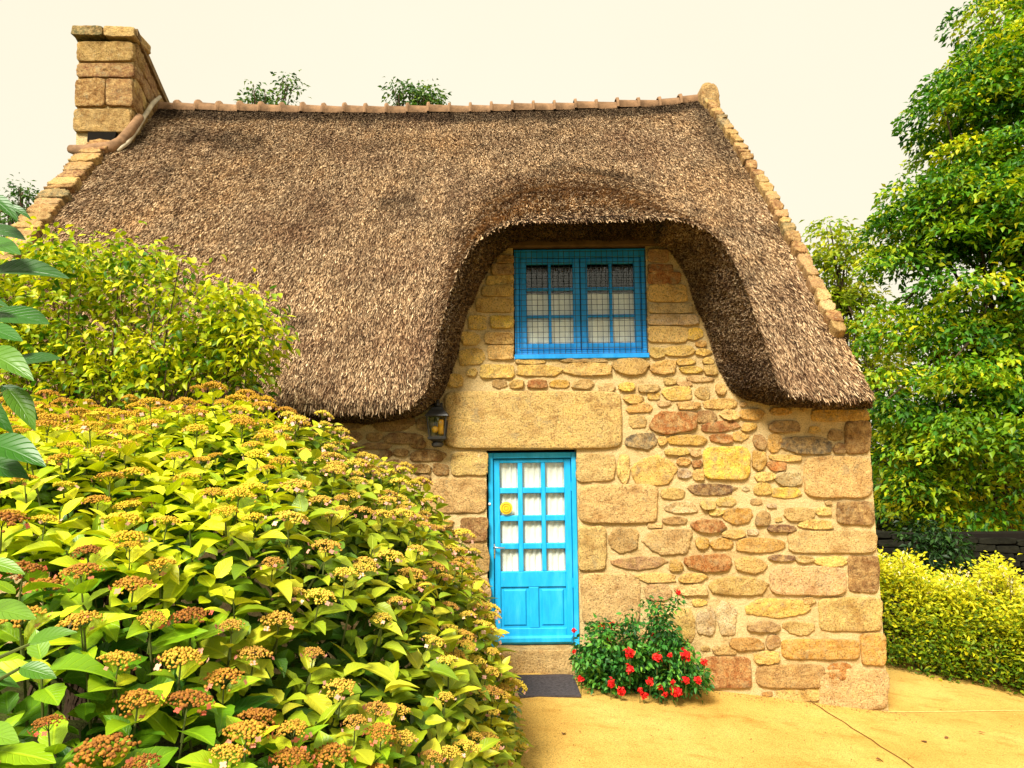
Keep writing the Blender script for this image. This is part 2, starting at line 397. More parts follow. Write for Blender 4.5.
def resample(A, tt, T):               # smooth interpolation along a polyline (cubic hermite, monotone enough)
    out = np.zeros((len(T), A.shape[1])); mgr = np.gradient(A, tt, axis=0)
    idx = np.clip(np.searchsorted(tt, T) - 1, 0, len(tt) - 2); h = tt[idx + 1] - tt[idx]; u = ((T - tt[idx]) / h)[:, None]; h = h[:, None]
    return (2*u**3-3*u**2+1)*A[idx] + (u**3-2*u**2+u)*h*mgr[idx]*0.8 + (-2*u**3+3*u**2)*A[idx+1] + (u**3-u**2)*h*mgr[idx+1]*0.8
arc = np.concatenate([[0], np.cumsum(np.linalg.norm(np.diff(Lp, axis=0), axis=1))])
NS, NT = 330, 130
S = np.linspace(0, arc[-1], NS)
L = resample(Lp, arc, S); I = resample(Ip, arc, S)
RY = 11.9
rl, rr = P(150, 106, RY), P(700, 102, RY)
EL, ER = Lp[0], Lp[-1]
fx = (L[:, 0] - EL[0]) / (ER[0] - EL[0])
RX = rl[0] + fx * (rr[0] - rl[0])
RZ = rl[2] + fx * (rr[2] - rl[2]) - 0.10 * np.sin(np.pi * np.clip(fx, 0, 1)) + 0.08 * np.clip((fx - 0.93) / 0.07, 0, 1)
EZ = EL[2] + fx * (ER[2] - EL[2]); EYY = 6.9
tt = np.linspace(0, 1, NT) ** 1.15
X = L[:, None, 0] + (RX - L[:, 0])[:, None] * tt[None]
Y = L[:, None, 1] + (RY - L[:, 1])[:, None] * tt[None]
tm = (Y - EYY) / (RY - EYY)
main = EZ[:, None] + (RZ - EZ)[:, None] * tm + 0.22 * np.sin(np.pi * np.clip(tm, 0, 1)) * 0.9
hd_ = np.clip(Y - L[:, None, 1], 0, 9); hood = L[:, None, 2] + 0.48 * hd_ + 0.07 * (1 - np.exp(-hd_ / 0.25))
kk = 0.16 * np.clip(tt * 6, 0.02, 1)[None]
Z = np.maximum(main, hood) + kk * np.log1p(np.exp(-np.abs(main - hood) / kk)) * 0.7
Z[:, 0] = L[:, 2]
# soften across s away from the lip
wgt = np.clip((tt - 0.012) * 3.0, 0, 0.5)[None]
for it in range(420):
    for A_ in (X, Y, Z):
        A_[1:-1] = A_[1:-1] * (1 - wgt) + wgt * (A_[:-2] + A_[2:]) / 2
RX = X[:, -1].copy(); RZ = Z[:, -1].copy()
pp = np.stack([X, Y, Z], -1)
lump = vnoise(pp.reshape(-1, 3) * np.array([1.1, 0.9, 0.9]), 3).reshape(NS, NT) * 0.035 + vnoise(pp.reshape(-1, 3) * 4.0, 4).reshape(NS, NT) * 0.014
Z += lump * np.clip(tt * 8, 0.25, 1)[None] * np.clip((1 - tt) * 6, 0.2, 1)[None]
# eyebrow crease where the dormer swell dies into the roof
TOP = np.stack([X, Y, Z], -1)
# underside rows: rounded lip then the cut face to the wall
fr_ = np.array([0.04, 0.10, 0.2, 0.35, 0.5, 0.65, 0.8, 0.92, 1.0])
bulge = 0.06
cen = (L + I) / 2
dn = nrm(np.cross(np.gradient(L, axis=0), (I - L)))      # normal of the cut face
dn *= np.sign(-dn[:, 1:2] + 1e-6) * 1.0
UND = np.stack([L + (I - L) * f + dn * bulge * math.sin(math.pi * f ** 0.6) for f in fr_], 1)
UND += (vnoise(UND.reshape(-1, 3) * 7, 8) * 0.015).reshape(NS, len(fr_), 1) * dn[:, None, :]
# closing rows: behind the wall, back up under the ridge (keeps the thatch a closed body)
BACK1 = I + np.array([0, 0.25, -0.0]); BACK2 = np.stack([RX, np.full(NS, RY), RZ - 0.4], -1)
RB = np.stack([RX, np.full(NS, RY + 0.12), RZ - 0.02], -1)
rear = np.stack([RX, np.full(NS, RY + 5.2), EZ], -1)
rows = np.concatenate([rear[:, None], RB[:, None], TOP[:, ::-1], UND, BACK1[:, None], BACK2[:, None]], 1)
nr = rows.shape[1]
ii, jj = np.meshgrid(np.arange(NS - 1), np.arange(nr - 1), indexing='ij'); q = ii * nr + jj
Fq = np.stack([q, q + 1, q + nr + 1, q + nr], -1).reshape(-1, 4)
ends = []
thatch = None
Vr = rows.reshape(-1, 3)
caps = [tuple(range(1, nr)), tuple(range((NS - 1) * nr + 1, NS * nr))[::-1]]
roof = mesh_np('thatch_roof', Vr, [tuple(f) for f in Fq] + caps, M['bed'], house, True)

# straws: short reeds lying down the slope, all over the top surface and the cut face
def straws(grid3, n, seed, length, tilt, lift, dirn, wear_shade_f, mode='top'):
    r = np.random.default_rng(seed); ns, ntt = grid3.shape[:2]
    e1 = grid3[1:, :-1] - grid3[:-1, :-1]; e2 = grid3[:-1, 1:] - grid3[:-1, :-1]
    ar = np.linalg.norm(np.cross(e1, e2), axis=-1).ravel(); ar /= ar.sum()
    k = r.choice(len(ar), n, p=ar); i, j = np.unravel_index(k, (ns - 1, ntt - 1)); a, b_ = r.random(n), r.random(n)
    p = grid3[i, j] + e1[i, j] * a[:, None] + e2[i, j] * b_[:, None]
    d1, d2 = nrm(e1[i, j]), nrm(e2[i, j]); nn = nrm(np.cross(d1, d2)); nn *= dirn
    if mode == 'top': down = -d2
    else: down = nrm(d2 * r.uniform(-1, 1, (n, 1)) + d1 * r.uniform(-1, 1, (n, 1)))
    ln = length * r.uniform(0.6, 1.5, n)[:, None]
    dv = nrm(down + d1 * r.normal(0, 0.18, (n, 1)) + nn * (tilt + r.normal(0, 0.16, (n, 1))))
    sd_ = nrm(np.cross(dv, nn) + nn * r.normal(0, 0.8, (n, 1))) * (0.0034 * r.uniform(0.6, 1.6, (n, 1)))
    s0 = p + nn * lift - dv * ln * 0.3; s1 = s0 + dv * ln
    V = np.stack([s0 - sd_, s0 + sd_, s1 + sd_ * 0.7, s1 - sd_ * 0.7], 1).reshape(-1, 3)
    u = wear_shade_f(p, i / ns, j / ntt)
    return V, np.repeat(np.clip(r.beta(1.25, 1.25, n), 0, 1), 4), np.repeat(u, 4)

def wear_brow_top(p, si, tj):
    tv = np.interp(tj * NT, np.arange(NT), tt)
    ridge = np.clip((tv - 0.895 + 0.02 * vnoise(p * 3, 5)) / 0.03, 0, 1)              # tarred band under the ridge tiles
    verge = np.clip((p[:, 0] - (RX[-1] - 0.30 + 0.05 * vnoise(p * 2.5, 6))) / 0.12, 0, 1) * np.clip((tv - 0.45) / 0.3, 0, 1)
    vergel = np.clip(((RX[0] + 0.28) - p[:, 0]) / 0.15, 0, 1) * np.clip((tv - 0.5) / 0.2, 0, 1)
    brow = np.clip(1 - np.hypot((p[:, 0] - 1.3) / 0.6, (p[:, 1] - 9.75 + 0.25 * (p[:, 0] - 1.1) ** 2) / 0.2), 0, 1) ** 0.5  # darker patch in the crease above the hood
    blot = np.clip((vnoise(p * 1.3, 9) * 0.6 + vnoise(p * 3.1, 10) * 0.4 - 0.25) * 2, 0, 0.6)
    return np.clip(np.maximum.reduce([ridge * 0.8, verge * 0.6, vergel * 0.6, brow * 0.7, blot * 0.8]), 0, 1)
def wear_shade_cut(p, si, tj):
    fx_ = np.interp(p[:, 0], [-0.5, -0.1, 1.2, 1.55], [0.6, 1.0, 1.0, 0.5]); return np.where(p[:, 2] > 3.0, fx_, 0.7) + 0.2 * vnoise(p * 2, 3)  # weathered cut ends with shade painted in, deepest under the hood top
V1, r1, w1 = straws(TOP, 430000, 1, 0.10, 0.13, 0.004, 1.0, wear_brow_top)
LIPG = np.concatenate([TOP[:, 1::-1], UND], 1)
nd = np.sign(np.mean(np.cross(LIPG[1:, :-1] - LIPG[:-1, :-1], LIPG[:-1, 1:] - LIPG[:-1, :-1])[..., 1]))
V2, r2, w2 = straws(LIPG, 110000, 2, 0.032, 0.55, 0.0, -nd, wear_shade_cut, 'cut')
V = np.concatenate([V1, V2]); n4 = len(V) // 4
mesh_np('straw', V, np.arange(n4 * 4).reshape(-1, 4), M['straw'], roof, False, {'rnd': ('FLOAT', np.concatenate([r1, r2])), 'wear_shade': ('FLOAT', np.concatenate([w1, w2]))})

# --- ridge tiles
def ridge_pt(f):
    x = rl[0] + f * (rr[0] - rl[0]); z = rl[2] + f * (rr[2] - rl[2]) - 0.10 * math.sin(math.pi * f) + 0.08 * max(0, (f - 0.93) / 0.07)
    return np.array([x, RY + 0.04, z])
NTILE = 26
for k in range(NTILE):
    mb = MB(); f0, f1 = 0.012 + k / NTILE * 0.985, 0.012 + (k + 1.0) / NTILE * 0.985
    a, c = ridge_pt(f0), ridge_pt(f1); V = []; Fc = []
    prof = [(0.0, 0.175), (0.02, 0.20), (0.12, 0.205), (0.15, 0.165), (1.02, 0.15)]
    jit = random.uniform(-0.012, 0.012)
    for (u, r_) in prof:
        cpt = a + (c - a) * u
        for q_ in range(11):
            th = math.pi * (q_ / 10) * 1.12 - 0.06 * math.pi
            V.append((cpt[0], cpt[1] + 1.25 * r_ * math.cos(th), cpt[2] + r_ * math.sin(th) - 0.085 + jit))
    for i in range(len(prof) - 1):
        for q_ in range(10): Fc.append((i * 11 + q_, i * 11 + q_ + 1, (i + 1) * 11 + q_ + 1, (i + 1) * 11 + q_))
    mb.add(V, Fc); mb.build('ridge_tile', M['clay'], roof, True)

# --- stones
PAL = {'g': (0.62, 0.42, 0.165), 'y': (0.70, 0.47, 0.135), 'Y': (0.74, 0.50, 0.09), 'o': (0.60, 0.34, 0.08), 'r': (0.40, 0.155, 0.045),
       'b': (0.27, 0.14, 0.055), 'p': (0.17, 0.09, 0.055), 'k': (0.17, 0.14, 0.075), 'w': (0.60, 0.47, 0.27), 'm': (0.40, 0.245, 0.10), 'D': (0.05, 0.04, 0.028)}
class Stones:
    def __init__(s): s.V = []; s.F = []; s.C = []
    def add(s, x0, y0, x1, y1, c, Yw=WALL_Y, h=None, sq=None, back=0.0, np_=30, rough=1.0, skew=0.0):
        p00, p10, p01, p11 = (P(x0, y0, Yw), P(x1, y0, Yw), P(x0, y1, Yw), P(x1, y1, Yw))
        s.quad(p00, p10, p01, p11, c, h, sq, back, np_, rough)
    def quad(s, p00, p10, p01, p11, c, h=None, sq=None, back=0.0, np_=30, rough=1.0, nv=np.array([0, -1.0, 0])):
        wd = np.linalg.norm(p10 - p00); ht = np.linalg.norm(p01 - p00)
        h = random.uniform(0.014, 0.034) if h is None else h; nv = np.asarray(nv, float)
        sq = random.uniform(2.2, 4.6) if sq is None else sq
        ph = random.uniform(0, 50); b0 = len(s.V); col = np.array(PAL[c]) * random.uniform(0.85, 1.14) * np.array([1, random.uniform(0.93, 1.06), random.uniform(0.8, 1.2)])
        np_ = max(np_, 40)
        rings = [(1.0, 0.0), (0.995, 0.55), (0.975, 0.88), (0.93, 1.0), (0.8, 1.0), (0.62, 1.0), (0.44, 1.0), (0.26, 1.0), (0.1, 1.0)]
        amp = 0.05 * rough * min(1, 0.2 / max(wd, ht, 0.05) + 0.45)
        nk = random.choice((5, 6, 6, 7, 8)); aspect = ht / wd
        ka = sorted((k_ + random.uniform(-0.32, 0.32)) * 2 * math.pi / nk + ph for k_ in range(nk)); poly = []
        for t_ in ka:
            cu, su = math.cos(t_), math.sin(t_); sq2 = max(sq, 4.5); r_ = (abs(cu) ** sq2 + abs(su) ** sq2) ** (-1 / sq2) * random.uniform(0.92, 1.06); poly.append((cu * r_, su * r_))
        rad = []
        tilt = (random.uniform(-.25, .25), random.uniform(-.35, .15))
        for k in range(np_):
            th = 2 * math.pi * k / np_; cu, su = math.cos(th), math.sin(th)
            r_ = (abs(cu) ** sq + abs(su) ** sq) ** (-1 / sq)
            if rough > 0.85:                                 # rubble: mix the rounded box with a random polygon
                rp = 9.0
                for k_ in range(nk):
                    (ax_, ay_), (bx_, by_) = poly[k_], poly[(k_ + 1) % nk]; ex, ey = bx_ - ax_, by_ - ay_; den = cu * ey - su * ex
                    if abs(den) > 1e-9:
                        tr_ = (ax_ * ey - ay_ * ex) / den
                        if tr_ > 0.05: rp = min(rp, tr_)
                if rp < 3: r_ = 0.35 * r_ + 0.65 * min(rp, r_ * 1.1)
            r_ *= 1 + amp * (math.sin(2 * th + ph) + 0.7 * math.sin(3 * th + ph * 1.7) + 0.6 * math.sin(5 * th + ph * 2.3) + 0.5 * math.sin(9 * th + 3 * ph)) / 1.4
            r_ *= 1 + 0.45 * amp * (math.sin(14 * th + ph * 5) + math.sin(19 * th + ph * 1.3)) * rough
            rad.append((cu * r_, su * r_))
        def pt(u, v, e):
            a = (u + 1) / 2; bb = (1 - v) / 2
            q_ = p00 * (1 - a) * (1 - bb) + p10 * a * (1 - bb) + p01 * (1 - a) * bb + p11 * a * bb
            return q_ + nv * e
        if back: rings = [(1.0, None)] + rings
        for (sc_, e) in rings:
            for (u, v) in rad:
                if e is None: s.V.append(pt(u, v, -back)); continue
                uu, vv = u * sc_, v * sc_
                nz_ = 0.0
                s.V.append(pt(uu, vv, h * e * (1 + tilt[0] * uu + tilt[1] * vv) - (0.006 if e == 0 else 0)))
        q0 = b0 + (np_ if back else 0); A_ = np.array(s.V[q0:]); off = ph * 3.7
        nn_ = np.abs(vnoise(A_ * 9 + off, 41)) * 0.9 + vnoise(A_ * 22 + off, 42) * 0.5 + vnoise(A_ * 55 + off, 43) * 0.28 - 0.25
        m_ = np.concatenate([np.full(np_, min(1, e * 1.4)) * (0.4 if i_ == 1 else 1) for i_, (sc_, e) in enumerate(rings[1:] if back else rings)])
        A_ = A_ + nrm(nv)[None] * (nn_ * m_ * min(h * 0.62, 0.016) * min(1, rough + 0.3))[:, None]; s.V[q0:] = [tuple(v_) for v_ in A_]
        nrg = len(rings)
        for i in range(nrg - 1):
            for k in range(np_):
                k2 = (k + 1) % np_; s.F.append((b0 + i * np_ + k, b0 + (i + 1) * np_ + k, b0 + (i + 1) * np_ + k2, b0 + i * np_ + k2))
        s.F.append(tuple(b0 + (nrg - 1) * np_ + k for k in range(np_))[::-1])
        s.C += [(*col, 1)] * (len(s.V) - b0)
    def build(s, name, parent):
        return mesh_np(name, np.array(s.V), s.F, M['stone'], parent, True, {'Col': ('FLOAT_COLOR', np.array(s.C))})

STONES = """649 348 664 358 y;665 346 694 356 y;613 357 648 375 y;651 360 675 374 y;676 359 694 365 y;679 367 702 373 Y;703 358 713 364 y;704 365 717 375 y;
619 383 634 391 Y;599 383 614 393 g;638 385 659 392 g;662 387 692 400 y;664 378 675 385 g;687 376 712 382 g;678 382 692 386 g;695 387 710 399 g;716 384 725 395 y;
624 395 643 403 y;648 393 659 399 o;626 403 653 412 o;658 401 670 406 g;676 402 700 409 y;704 399 737 409 y;650 411 697 434 r;629 415 645 428 g;695 411 716 423 b;
720 410 739 420 y;702 421 738 432 r;625 432 657 450 k;658 437 666 445 y;668 435 706 445 o;710 434 732 443 r;733 431 748 441 o;703 446 750 480 Y;666 448 688 455 y;691 448 700 457 g;
782 436 831 454 k;833 443 846 453 b;845 421 869 453 b;803 456 871 498 g;767 461 785 471 r;755 472 774 481 y;775 472 801 486 w;771 487 801 498 Y;754 482 770 495 y;768 433 781 452 o;
753 435 766 449 m;812 410 866 421 o;828 430 842 440 m;768 455 801 461 y;740 409 764 420 o;740 423 756 431 o;767 421 800 432 m;752 451 766 470 o;
577 454 614 481 g;618 454 629 484 y;631 455 676 485 y;677 458 690 465 o;692 460 701 467 r;678 469 691 478 w;693 470 703 480 y;578 484 658 523 g;661 488 684 499 y;689 484 737 495 p;
665 501 697 513 w;700 501 715 509 g;717 497 735 506 g;663 517 687 524 m;708 509 723 515 y;690 520 726 532 r;579 526 605 570 g;609 528 637 552 m;643 529 695 553 g;696 537 708 549 o;710 538 732 549 o;648 523 661 527 g;
723 507 752 525 o;756 511 769 526 m;785 507 814 521 g;816 507 830 515 y;798 520 831 529 y;767 525 795 532 p;837 502 872 524 b;788 530 876 553 g;723 530 745 538 y;736 538 784 552 o;
736 556 767 573 g;769 555 794 561 p;796 556 812 562 g;815 557 847 566 y;769 566 846 595 g;849 556 879 592 b;710 576 766 595 g;747 598 810 618 y;803 597 815 603 g;818 597 882 631 g;
581 573 640 624 g;611 556 666 570 m;670 560 682 571 o;685 554 732 571 r;634 573 675 582 y;678 573 706 582 y;645 584 670 600 g;675 584 708 595 g;692 599 706 606 y;697 607 715 636 w;717 601 736 636 w;670 608 694 642 g;
748 622 780 631 m;782 621 814 635 g;729 638 764 650 o;781 639 858 659 o;766 635 779 648 g;754 651 779 663 y;861 633 885 664 o;702 656 751 688 r;713 645 735 654 g;756 664 825 688 m;827 663 852 678 r;818 668 888 710 g;776 687 822 701 g;
497 256 513 263 m;492 265 513 275 m;487 276 513 285 y;482 286 513 296 y;476 298 513 312 y;469 316 486 329 y;491 316 513 328 Y;485 333 513 344 y;461 332 480 345 y;459 348 484 365 y;488 346 513 359 y;481 365 513 378 y;467 368 477 376 y;446 374 463 387 y;
493 380 507 388 m;510 380 523 388 y;517 365 561 376 y;564 363 611 376 y;528 380 547 388 r;550 380 569 388 o;572 380 594 389 g;516 359 545 364 y;560 358 610 362 g;
648 250 668 262 m;648 265 672 272 r;648 273 680 284 r;648 285 686 302 y;648 304 692 313 w;648 315 697 325 w;648 327 687 342 y;688 328 702 340 Y;696 341 705 347 o;695 349 711 356 y;
452 452 487 475 g;429 478 487 513 g;461 518 487 541 b;466 544 490 575 m;470 578 491 612 g;410 450 446 461 b;433 463 448 475 b;409 464 430 473 b;385 460 405 471 b;394 449 408 456 b;380 450 392 457 b;385 433 423 444 m;367 433 383 441 m;
408 439 426 448 b;362 443 391 449 m;370 416 416 431 m;418 417 428 431 m;417 475 430 482 m;330 418 366 430 m;318 432 362 441 m;340 446 360 456 b;
600 630 655 658 g;598 660 640 676 g;645 662 698 684 g;640 645 668 660 m;588 640 598 668 g""".replace('\n', '')  # some stones under the eaves are darker: its shade put into their colour
SL = [(float(a[0]), float(a[1]), float(a[2]), float(a[3]), a[4]) for a in (q_.split() for q_ in STONES.split(';') if q_.strip())]
def inner_y(x):
    xs_ = [q_[0] for q_ in INN]; ys_ = [q_[1] for q_ in INN]; return np.interp(x, xs_, ys_)
def corner_x(y): return np.interp(y, [405, 500, 600, 635, 660, 710], [867, 871, 879, 882, 885, 887])
def base_y(x): return np.interp(x, [300, 490, 590, 690, 887], [640, 655, 676, 690, 711])
OX, OY = 300, 240
occ = np.zeros((480, 600), bool)
for (x0, y0, x1, y1, c) in SL + [(443, 390, 622, 450, ''), (486, 445, 582, 678, ''), (512, 243, 648, 357, '')]:
    occ[max(0, int(y0 - OY - 2)):int(y1 - OY + 2), max(0, int(x0 - OX - 2)):int(x1 - OX + 2)] = True
FILL = []
for (wd, ht, tries) in ((40, 16, 900), (30, 12, 1200), (22, 9, 2500), (15, 8, 3500), (11, 6, 5000), (8, 5, 5000)):
    for _ in range(tries):
        ww = wd * random.uniform(0.8, 1.25); hh = ht * random.uniform(0.8, 1.25)
        x = random.uniform(305, 880 - ww); y = random.uniform(245, 706 - hh)
        if y < inner_y(x) + 1 or y < inner_y(x + ww) + 1 or x + ww > corner_x(y) - 2 or y + hh > base_y(x): continue
        a0, a1, b0, b1 = int(y - OY), int(y + hh - OY) + 1, int(x - OX), int(x + ww - OX) + 1
        if occ[a0:a1, b0:b1].any(): continue
        occ[max(0, a0 - 2):a1 + 2, max(0, b0 - 2):b1 + 2] = True
        FILL.append((x, y, x + ww, y + hh, random.choice('gyyggwmo' if y > 300 else 'yyggm')))
st = Stones()
for (x0, y0, x1, y1, c) in SL:
    big = (x1 - x0) * (y1 - y0) > 1400
    quoin = x1 >= 858; jamb = abs(x1 - 487) < 2 or abs(x0 - 578) < 3 or abs(x1 - 513) < 1.5 or x0 == 648
    if not big: x0 -= 0.9; x1 += 0.9; y0 -= 0.7; y1 += 0.7
    if quoin: x1 = min(x1 + 1, corner_x((y0 + y1) / 2) + 2)
    st.add(x0, y0, x1, y1, c, h=(random.uniform(0.022, 0.038) if big else None), sq=(random.uniform(5, 8) if big or quoin or jamb or x0 in (577, 578, 579, 581, 452) else None), back=(0.35 if quoin else 0.0), rough=0.5 if big else (0.7 if quoin or jamb else 1.0))
for f_ in FILL: st.add(*f_, h=random.uniform(0.010, 0.024))
wall_stones = None

# mortar sheet with the two openings cut out
XL, XR = P(-60, 500, WALL_Y)[0], P(868, 420, WALL_Y)[0]
DX0, DX1 = P(487, 550, WALL_Y)[0], P(578.5, 550, WALL_Y)[0]; DZ1, DZ0 = P(533, 450, WALL_Y)[2], P(533, 648, WALL_Y)[2]
WX0, WX1 = P(513.5, 300, WALL_Y)[0], P(647, 300, WALL_Y)[0]; WZ1, WZ0 = P(580, 247, WALL_Y)[2], P(580, 356, WALL_Y)[2]
brk = sorted(set([XL, DX0, DX1, WX0, WX1, XR] + list(np.linspace(XL, XR, 170))))
innX = Ip[:, 0]; innZ = Ip[:, 2]
def wall_top(x): return float(np.interp(x, innX, innZ)) + 0.06
mb = MB()
for a, c in zip(brk[:-1], brk[1:]):
    if c - a < 1e-6: continue
    mid = (a + c) / 2; cuts = []
    if DX0 < mid < DX1: cuts.append((DZ0, DZ1))
    if WX0 < mid < WX1: cuts.append((WZ0, WZ1))
    lev = [-0.8] + [z for cu in sorted(cuts) for z in cu] + [None]
    for k in range(0, len(lev), 2):
        z0 = lev[k]; z1 = lev[k + 1]
        def xa(x, z):                                   # the right edge leans like the corner
            return x if x < XR - 1e-6 else P(corner_x(660), 660, WALL_Y)[0] + (z - P(880, 660, WALL_Y)[2]) * (XR - P(885, 660, WALL_Y)[0]) / (P(868, 420, WALL_Y)[2] - P(880, 660, WALL_Y)[2])
        nseg = max(1, int(((z1 or 4) - z0) / 0.25)) if c > XR - 0.2 else 1
        for q_ in range(nseg):
            za0 = z0 + ((z1 if z1 is not None else wall_top(a)) - z0) * q_ / nseg; zb0 = z0 + ((z1 if z1 is not None else wall_top(c)) - z0) * q_ / nseg
            za1 = z0 + ((z1 if z1 is not None else wall_top(a)) - z0) * (q_ + 1) / nseg; zb1 = z0 + ((z1 if z1 is not None else wall_top(c)) - z0) * (q_ + 1) / nseg
            mb.add([(xa(a, za0), WALL_Y, za0), (xa(c, zb0), WALL_Y, zb0), (xa(c, zb1), WALL_Y, zb1), (xa(a, za1), WALL_Y, za1)], [(0, 1, 2, 3)])
# reveals of the openings
for (x0, x1, z0, z1, dp) in ((DX0, DX1, DZ0, DZ1, 0.24), (WX0, WX1, WZ0, WZ1, 0.14)):
    y0, y1 = WALL_Y, WALL_Y + dp
    mb.add([(x0,y0,z0),(x0,y1,z0),(x0,y1,z1),(x0,y0,z1)], [(0,1,2,3)]); mb.add([(x1,y0,z0),(x1,y1,z0),(x1,y1,z1),(x1,y0,z1)], [(3,2,1,0)])
    mb.add([(x0,y0,z1),(x1,y0,z1),(x1,y1,z1),(x0,y1,z1)], [(0,1,2,3)]); mb.add([(x0,y0,z0),(x1,y0,z0),(x1,y1,z0),(x0,y1,z0)], [(3,2,1,0)])
# gable walls and rear wall
xc0 = P(886, 708, WALL_Y)[0] - 0.02
for (xa_, xb_) in ((xc0, XR - 0.02), (XL + 0.02, XL + 0.02)):
    Vg = [(xa_, WALL_Y, -0.8), (xa_, RY + 4.7, -0.8), (xb_, RY + 4.7, 2.4), (xb_ * 0.96, RY, RZ[-1] - 0.5), (xb_, WALL_Y, 2.55)]
    mb.add(Vg, [(0, 1, 2, 3, 4)])
mb.add([(XL, RY + 4.7, -0.8), (xc0, RY + 4.7, -0.8), (XR, RY + 4.7, 2.5), (XL, RY + 4.7, 2.5)], [(0, 1, 2, 3)])
wall = mb.build('stone_wall', M['mortar'], house)
st.build('stone_facing', wall)

ls = Stones(); ls.add(444, 391, 622, 449, 'g', h=0.045, sq=12, np_=80, rough=0.22); ls.build('lintel', house)
# threshold step
sb = Stones()
a, b2 = P(492, 647, WALL_Y), P(586, 647, WALL_Y)
sb.quad(a + [0, -0.05, 0], b2 + [0, -0.05, 0], P(492, 678, WALL_Y) + [0, -0.05, -0.03], P(586, 678, WALL_Y) + [0, -0.05, -0.03], 'g', h=0.05, sq=14, back=0.3, np_=60, rough=0.4)
sb.build('door_step', house)
mb = MB(); mb.box((DX0 + 0.005, WALL_Y - 0.03, DZ0 - 0.12), (DX1 - 0.005, WALL_Y + 0.24, DZ0 + 0.003)); mb.build('door_sill', M['mortar'], house)

# gable copings
def coping(pts, wd, name, seed):
    r = random.Random(seed); cs = Stones(); pts = [np.array(p) for p in pts]
    seg = np.concatenate([[0], np.cumsum([np.linalg.norm(pts[i + 1] - pts[i]) for i in range(len(pts) - 1)])])
    def at(s): return np.array([np.interp(s, seg, [p[k] for p in pts]) for k in range(3)])
    s = 0
    while s < seg[-1]:
        ln = r.uniform(0.10, 0.30); a, c = at(s), at(min(s + ln, seg[-1])); d = nrm(c - a); s += ln * 0.93
        up = nrm(np.cross(np.array([1.0, 0, 0]), d)); up = up if up[2] > 0 else -up
        c0 = (a + c) / 2; hx = wd * r.uniform(0.92, 1.1); V = []; 
        jj_ = r.uniform(-0.012, 0.012)
        p00 = a + [-hx / 2, 0, 0] + up * (0.1 + jj_); p10 = a + [hx / 2, 0, 0] + up * (0.1 + jj_); p01 = c + [-hx / 2, 0, 0] + up * (0.1 + jj_); p11 = c + [hx / 2, 0, 0] + up * (0.1 + jj_)
        cs.quad(p01, p11, p00, p10, r.choice('mmkbmgb'), h=0.03, sq=7, back=0.4, np_=24, rough=1.6, nv=up)
    return cs
er = np.array([ER[0] + 0.0, 6.95, ER[2] + 0.02]); el = np.array([EL[0] - 0.12, 6.95, EL[2]])
def vpt(side, t_):
    i = -1 if side > 0 else 0; k = int(t_ * (NT - 1)); return TOP[i, k]
cr = coping([vpt(1, q_) + np.array([dx_, 0, -0.03]) for q_, dx_ in ((0.14, -0.04), (0.25, -0.03), (0.4, 0.0), (0.55, 0.02), (0.7, 0.03), (0.85, 0.03), (0.99, 0.03))], 0.15, 'c', 3); cr.build('gable_coping', house)
ks = Stones(); top = vpt(1, 0.985)
ks.quad(top + [-0.06, -0.2, 0.2], top + [0.2, -0.2, 0.16], top + [-0.08, -0.2, -0.25], top + [0.26, -0.2, -0.35], 'm', h=0.05, sq=3.5, back=0.5, np_=30, rough=0.8); ks.build('apex_stone', house)
cl = coping([vpt(-1, q_) + np.array([-0.12, 0, -0.02]) for q_ in (0.05, 0.2, 0.4, 0.6, 0.78)], 0.36, 'c', 4); cl.build('gable_coping', house)

# --- chimney
cz = MB()
CY = 10.65
cs = Stones()
A = lambda x, y: P(x, y, CY)
courses = [(77, 42, 134, 62, 'm'), (77, 64, 134, 78, 'b'), (75, 79, 133, 107, 'b'), (74, 109, 131, 133, 'm')]
DIRB = np.array([-0.16, 1.0, -0.02])
def chim_block(x0, y0, x1, y1, c, name='chimney'):
    split = [x0, x0 + (x1 - x0) * random.uniform(0.4, 0.7), x1] if (y0 == 79) else [x0, x1]
    for xa, xb in zip(split[:-1], split[1:]):
        cs.add(xa + 0.3, y0, xb - 0.3, y1, c, Yw=CY, h=0.03, sq=11, back=0.3, rough=0.6, np_=36)
for q_ in courses: chim_block(*q_)
# right flank, receding: courses of blocks
fr0, fr1 = P(135, 40, CY), P(134, 150, CY)
for k in range(7):
    zt = fr0[2] - k * (fr0[2] - fr1[2]) / 6.5; zb = zt - (fr0[2] - fr1[2]) / 6.5 + 0.012
    u = 0.05
    while u < 1.38:
        l_ = random.uniform(0.35, 0.7); u2 = min(u + l_, 1.42); b0 = np.array([fr0[0] - 0.01 - 0.02 * k / 7, CY, 0]); sag = 0.18
        pA = b0 + DIRB * u; pB = b0 + DIRB * u2
        p00 = np.array([pA[0], pA[1], zt - sag * u]); p10 = np.array([pB[0], pB[1], zt - sag * u2]); p01 = np.array([pA[0], pA[1], zb - sag * u]); p11 = np.array([pB[0], pB[1], zb - sag * u2])
        cs.quad(p00, p10, p01, p11, random.choice('mbbgm'), h=0.025, sq=9, back=0.3, np_=28, rough=0.7, nv=np.array([1.0, 0.16, 0]))
        u = u2 + 0.012
chim = cs.build('chimney', house)
core = MB()
l0, r0_ = P(77, 45, CY), P(134, 45, CY); l1, r1_ = P(74, 150, CY), P(131, 150, CY)
